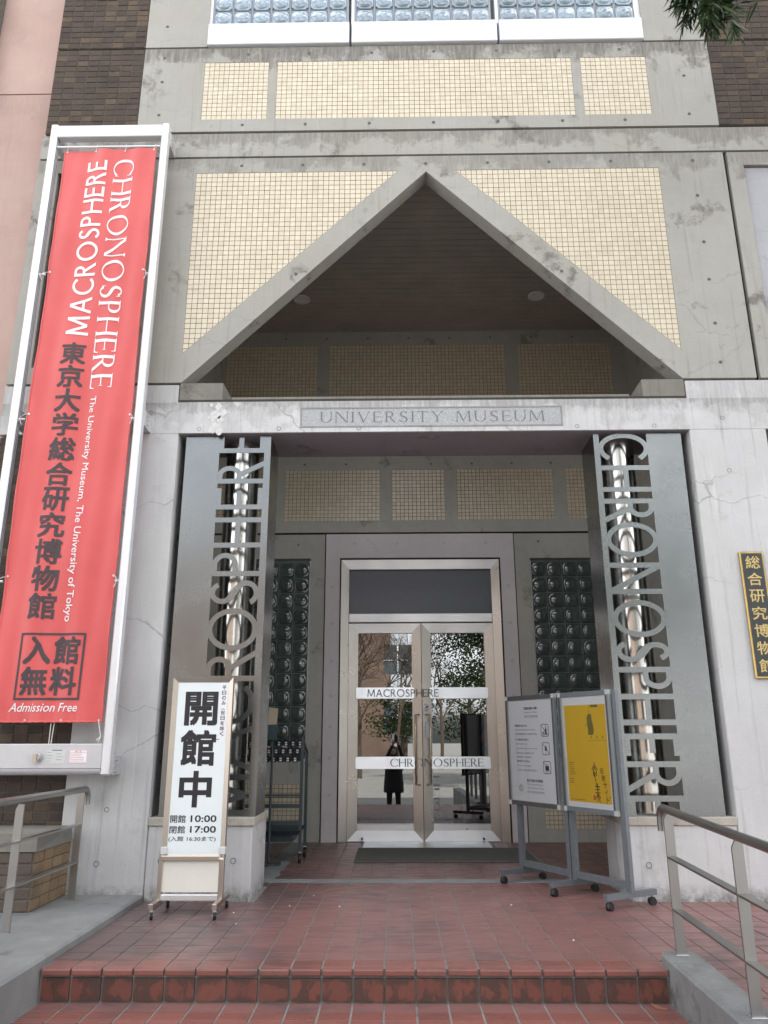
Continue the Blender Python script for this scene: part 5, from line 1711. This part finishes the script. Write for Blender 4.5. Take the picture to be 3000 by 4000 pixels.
tr = thing('podocarpus_tree', (5.0, 3.9, GZ), 'evergreen tree whose long narrow leaves hang into the top right corner', 'tree')
m = MB(); m.tube([(5.0, 3.9, GZ), (4.95, 3.95, 2), (4.8, 4.0, 4.5), (4.6, 4.1, 6.5), (4.4, 4.2, 8.5)], [.16, .13, .11, .08, .04], 10)
m.tube([(4.72, 4.05, 5.6), (3.9, 4.3, 6.5), (3.1, 4.5, 6.9), (2.5, 4.62, 6.75)], [.05, .035, .02, .006], 7)
m.tube([(3.1, 4.5, 6.9), (2.75, 4.6, 6.6), (2.5, 4.62, 6.4)], [.014, .01, .004], 6)
m.build('trunk', 'bark', tr)
m = MB()
def sprig(c, dirv, n, ln=.135):
    """shoot with long narrow leaves fanning round its tip"""
    c, dv = Vector(c), Vector(dirv).normalized()
    for k in range(n):
        t = random.random() ** .7
        p = c - dv * .16 * t
        s_ = dv.cross(Vector((random.gauss(0, 1), random.gauss(0, 1), random.gauss(0, 1)))).normalized()
        a = (dv * random.uniform(.35, 1.0) + s_ * random.uniform(.3, .9)).normalized()
        a.z -= .25; a.normalize()
        w_dir = a.cross(Vector((random.gauss(0, 1), random.gauss(0, 1), random.gauss(0, 1)))).normalized()
        l_ = ln * random.uniform(.65, 1.15); w_ = .0085
        m.add([p, p + a * l_ * .3 + w_dir * w_, p + a * l_ * .7 + w_dir * w_ * .9 - Z_ * l_ * .04, p + a * l_ - Z_ * l_ * .12, p + a * l_ * .7 - w_dir * w_ * .9 - Z_ * l_ * .04, p + a * l_ * .3 - w_dir * w_], [(0, 1, 5), (1, 2, 4, 5), (2, 3, 4)])
for c, dv, n in (((2.20, 4.6, 6.50), (-.8, 0, -.45), 22), ((2.28, 4.65, 6.42), (-.4, -.2, -.9), 24), ((2.36, 4.55, 6.36), (-.2, .1, -1), 26), ((2.46, 4.62, 6.30), (0, 0, -1), 26), ((2.52, 4.58, 6.36), (.4, -.1, -.9), 24),
                 ((2.40, 4.7, 6.46), (0, 0, -1), 22), ((2.30, 4.6, 6.56), (-.5, 0, -.5), 22), ((2.58, 4.6, 6.48), (.5, 0, -.7), 22), ((2.50, 4.66, 6.55), (.1, .2, -.6), 22), ((2.42, 4.56, 6.58), (-.2, 0, -.6), 20), ((2.62, 4.6, 6.62), (.4, 0, -.5), 20), ((2.22, 4.64, 6.66), (-.7, 0, -.3), 20), ((2.50, 4.6, 6.72), (0, 0, -.6), 20)):
    sprig(c, dv, n)
    for _ in range(2): sprig(Vector(c) + Vector((random.gauss(0, .07), random.gauss(0, .06), random.gauss(.03, .05))), dv, n)
for _ in range(240):
    c = (random.uniform(2.3, 6.3), random.uniform(3.0, 5.2), random.uniform(6.75, 9.2))
    sprig(c, (random.gauss(0, 1), random.gauss(0, 1), random.gauss(-.3, .5)), 12, .2)
m.build('crown', 'leaf', tr)

def broad_tree(name, x, y, h, r, label, leafm='leaf_dark', n=60, per=70, grp=None, cat='tree', ll=.16, lw=.05):
    t = thing(name, (x, y, GZ), label, cat, grp)
    m = MB(); m.tube([(x, y, GZ), (x + .1, y, h * .3), (x - .1, y + .1, h * .6), (x, y, h * .85)], [.28, .2, .13, .05], 8)
    for k in range(7):
        a = k * 2.4; z = h * (.25 + .08 * k)
        m.tube([(x, y, z), (x + r * .4 * math.cos(a), y + r * .4 * math.sin(a), z + h * .12), (x + r * .75 * math.cos(a), y + r * .75 * math.sin(a), z + h * .2)], [.09, .05, .02], 5)
    m.build('trunk', 'bark', t)
    m = MB()
    for _ in range(n):
        a = random.uniform(0, 2 * PI); q = r * random.uniform(.25, .95); z = h * random.uniform(.25, .95)
        q *= math.sqrt(max(.15, 1 - ((z / h - .55) / .5) ** 2))
        leaf_clump(m, (x + q * math.cos(a), y + q * math.sin(a), z), (.7, .7, .45), per, ll, lw, .2)
    m.build('crown', leafm, t)
    return t
def bare_tree(x, y, h, label, grp=None):
    t = thing('bare_tree', (x, y, GZ), label, 'tree', grp)
    m = MB()
    def br(p, d, l, r, lv):
        e = p + d * l
        mid = p + d * l * .5 + Vector((random.gauss(0, .05), random.gauss(0, .05), 0)) * l
        m.tube([p, mid, e], [r, r * .85, r * .65], 3 if lv > 2 else 6, cap=False)
        if lv >= 6: return
        for _ in range(3):
            nd = (d + Vector((random.gauss(0, .5), random.gauss(0, .5), random.gauss(.08, .3)))).normalized()
            br(e if _ else mid, nd, l * random.uniform(.6, .85), r * .6, lv + 1)
    br(Vector((x, y, GZ)), Vector((0, 0, 1)), h * .28, .12, 0)
    m.build('trunk', 'bark', t)
broad_tree('evergreen_tree', 4.0, -9.5, 11.5, 3.3, 'large dark evergreen tree across the forecourt, seen reflected in the right door', n=230, per=190, ll=.10, lw=.034)
broad_tree('evergreen_tree', 10.5, -11, 15, 4.6, 'tall evergreen tree at the right side of the forecourt', n=190, per=60)
broad_tree('evergreen_tree', -9.5, -14, 9, 3.2, 'evergreen tree across the forecourt at the far left', n=60, per=50)
broad_tree('shrub', .4, -29, 4.2, 2.2, 'rounded green shrub before the corner of the brick building', n=60, per=50, cat='shrub')
broad_tree('shrub', 4.6, -30, 4.8, 2.6, 'broad green shrub between the two buildings across the forecourt', n=60, per=50, cat='shrub')
bare_tree(-1.6, -17, 9.5, 'leafless tree with fine twigs, reflected in the left door')
bare_tree(-4.2, -20, 11, 'leafless tree beside the brick building, furthest left of the bare trees')
bare_tree(.3, -25, 12, 'leafless tree far back behind the forecourt near the centre')
bare_tree(2.6, -27, 12, 'leafless tree far back to the right of the brick building')
# brick building across the forecourt
tilemat('far_brick', (.16, .108, .085), (.20, .130, .10), (.12, .09, .075), .8, dirt=.5)
fb = thing('brick_building', (-12, -34, GZ), 'sunlit reddish brown brick building across the forecourt behind the bare trees', 'building')
m = MB(); wins = [(-26 + 4.2 * i, -26 + 4.2 * i + 1.9, z, z + 2.0) for i in range(7) for z in (1.4, 5.2, 9.0)]
# its front faces the museum (+y)
yfb = -34.0
xs_ = MB(); wall_holes(xs_, -30, -.4, GZ, 12.2, yfb, yfb - 1, wins); xs_.build('wall', 'far_brick', fb)
MB().box(-30, yfb - 12, GZ, -.4, yfb - 1.02, 12.2).build('body', 'far_brick', fb)
for a, b, c, d in wins:
    MB().box(a, yfb - .5, c, b, yfb - .4, d).build('window', 'window_far', fb)
    MB().box(a, yfb - .39, c + .92, b, yfb - .33, c + .97).box((a + b) / 2 - .05, yfb - .39, c, (a + b) / 2 + .05, yfb - .33, c + .9).box((a + b) / 2 - .05, yfb - .39, c + 1.0, (a + b) / 2 + .05, yfb - .33, d).build('window_frame', 'sill_white', fb)
fb2 = thing('concrete_building', (22, -40, GZ), 'pale concrete building far across the forecourt at the right', 'building')
MB().box(9, -50, GZ, 36, -38, 10.5).build('wall', 'panel_pale', fb2)
for i in range(6):
    for z in (2, 5.5, 9): MB().box(10.5 + 4 * i, -38.0, z, 13 + 4 * i, -37.95, z + 1.8).build('window', 'window_far', fb2)

# the photographer, visible only as a reflection in the door glass
ph = thing('person', (-.05, -.42, GZ), 'person in black coat and trousers holding a phone up, reflected in the doors', 'person')
px, py = -.06, -.45
J = {'pel': (px, py, .22), 'ch': (px, py, .48), 'nk': (px, py + .01, .68), 'hd': (px, py + .03, .78), 'ht': (px, py + .03, .88),
     'sl': (px - .17, py, .62), 'el': (px - .24, py + .12, .52), 'hl': (px - .01, py + .33, .96),
     'sr': (px + .17, py, .62), 'er': (px + .25, py + .14, .54), 'hr': (px + .11, py + .33, .97),
     'tl': (px - .09, py, .14), 'kl': (px - .10, py + .01, -.2), 'al': (px - .11, py, -.54), 'fl': (px - .12, py + .13, -.585),
     'tr': (px + .09, py, .14), 'kr': (px + .10, py + .01, -.2), 'ar': (px + .11, py, -.54), 'fr': (px + .12, py + .13, -.585)}
E = [('pel', 'ch'), ('ch', 'nk'), ('nk', 'hd'), ('hd', 'ht'), ('ch', 'sl'), ('sl', 'el'), ('el', 'hl'), ('ch', 'sr'), ('sr', 'er'), ('er', 'hr'), ('pel', 'tl'), ('tl', 'kl'), ('kl', 'al'), ('al', 'fl'), ('pel', 'tr'), ('tr', 'kr'), ('kr', 'ar'), ('ar', 'fr')]
RAD = {'pel': .14, 'ch': .15, 'nk': .055, 'hd': .088, 'ht': .07, 'sl': .07, 'el': .055, 'hl': .035, 'sr': .07, 'er': .055, 'hr': .035, 'tl': .10, 'kl': .072, 'al': .055, 'fl': .04, 'tr': .10, 'kr': .072, 'ar': .055, 'fr': .04}
ks_ = list(J)
me = bpy.data.meshes.new('body'); me.from_pydata([J[k] for k in ks_], [(ks_.index(a), ks_.index(b)) for a, b in E], [])
bo = link('body', me, ph)
md = bo.modifiers.new('skin', 'SKIN'); bo.modifiers.new('sub', 'SUBSURF').levels = 1
for i, k in enumerate(ks_):
    sv_ = me.skin_vertices[0].data[i]; sv_.radius = (RAD[k], RAD[k] * (.75 if k in ('pel', 'ch') else 1)); sv_.use_root = (k == 'pel')
bo.modifiers['sub'].render_levels = 2
me.materials.append(MT['coat_black'])
m = MB(); n_ = 20
prof = [(.70, .06, .05), (.66, .12, .09), (.61, .20, .11), (.50, .215, .13), (.30, .205, .14), (.10, .225, .15), (-.08, .245, .16), (-.12, .24, .155)]
m.add([(px + w_ * math.cos(2 * PI * k / n_) * (1 + .03 * math.sin(5 * k + z_ * 9)), py + .01 + d_ * math.sin(2 * PI * k / n_), z_) for z_, w_, d_ in prof for k in range(n_)],
      [(i * n_ + k, (i + 1) * n_ + k, (i + 1) * n_ + (k + 1) % n_, i * n_ + (k + 1) % n_) for i in range(len(prof) - 1) for k in range(n_)], True)
m.build('coat', 'coat_black', ph)
m = MB(); n_ = 14
hc = Vector((px, py + .03, .82))
for i in range(9):
    pass
m.tube([hc + Vector((0, -.02, -.24)), hc + Vector((0, -.015, -.14)), hc + Vector((0, -.01, -.05)), hc + Vector((0, 0, .03)), hc + Vector((0, 0, .085)), hc + Vector((0, 0, .105))], [.15, .125, .115, .112, .08, .02], 16).build('hair', 'hair_black', ph)
m = MB(); m.tube([hc + Vector((0, .06, -.10)), hc + Vector((0, .072, -.05)), hc + Vector((0, .07, .02)), hc + Vector((0, .05, .05))], [.04, .058, .056, .02], 12).build('face', 'skin', ph)
for s_ in (-1, 1):
    h0 = Vector(J['hl'] if s_ < 0 else J['hr'])
    m = MB()
    m.tube([h0 - Z_ * .02, h0 + Z_ * .03, h0 + Z_ * .07], [.025, .038, .03], 8)
    for q in range(4): m.tube([h0 + Vector((.012 * (q - 1.5), 0, .06)), h0 + Vector((.012 * (q - 1.5) - .012 * s_, .035, .085)), h0 + Vector((.012 * (q - 1.5) - .02 * s_, .05, .06))], [.009, .008, .006], 6)
    m.tube([h0 + Vector((-.02 * s_, 0, .03)), h0 + Vector((-.045 * s_, .02, .05)), h0 + Vector((-.05 * s_, .035, .07))], [.012, .01, .007], 6)
    m.build('hand', 'skin', ph)
pn = MB().cbox(-.038, -.085, 1.02, .038, -.075, 1.165, .002).build('phone', 'black_print')
pn['label'] = 'dark mobile phone held up by the person in black'; pn['category'] = 'phone'
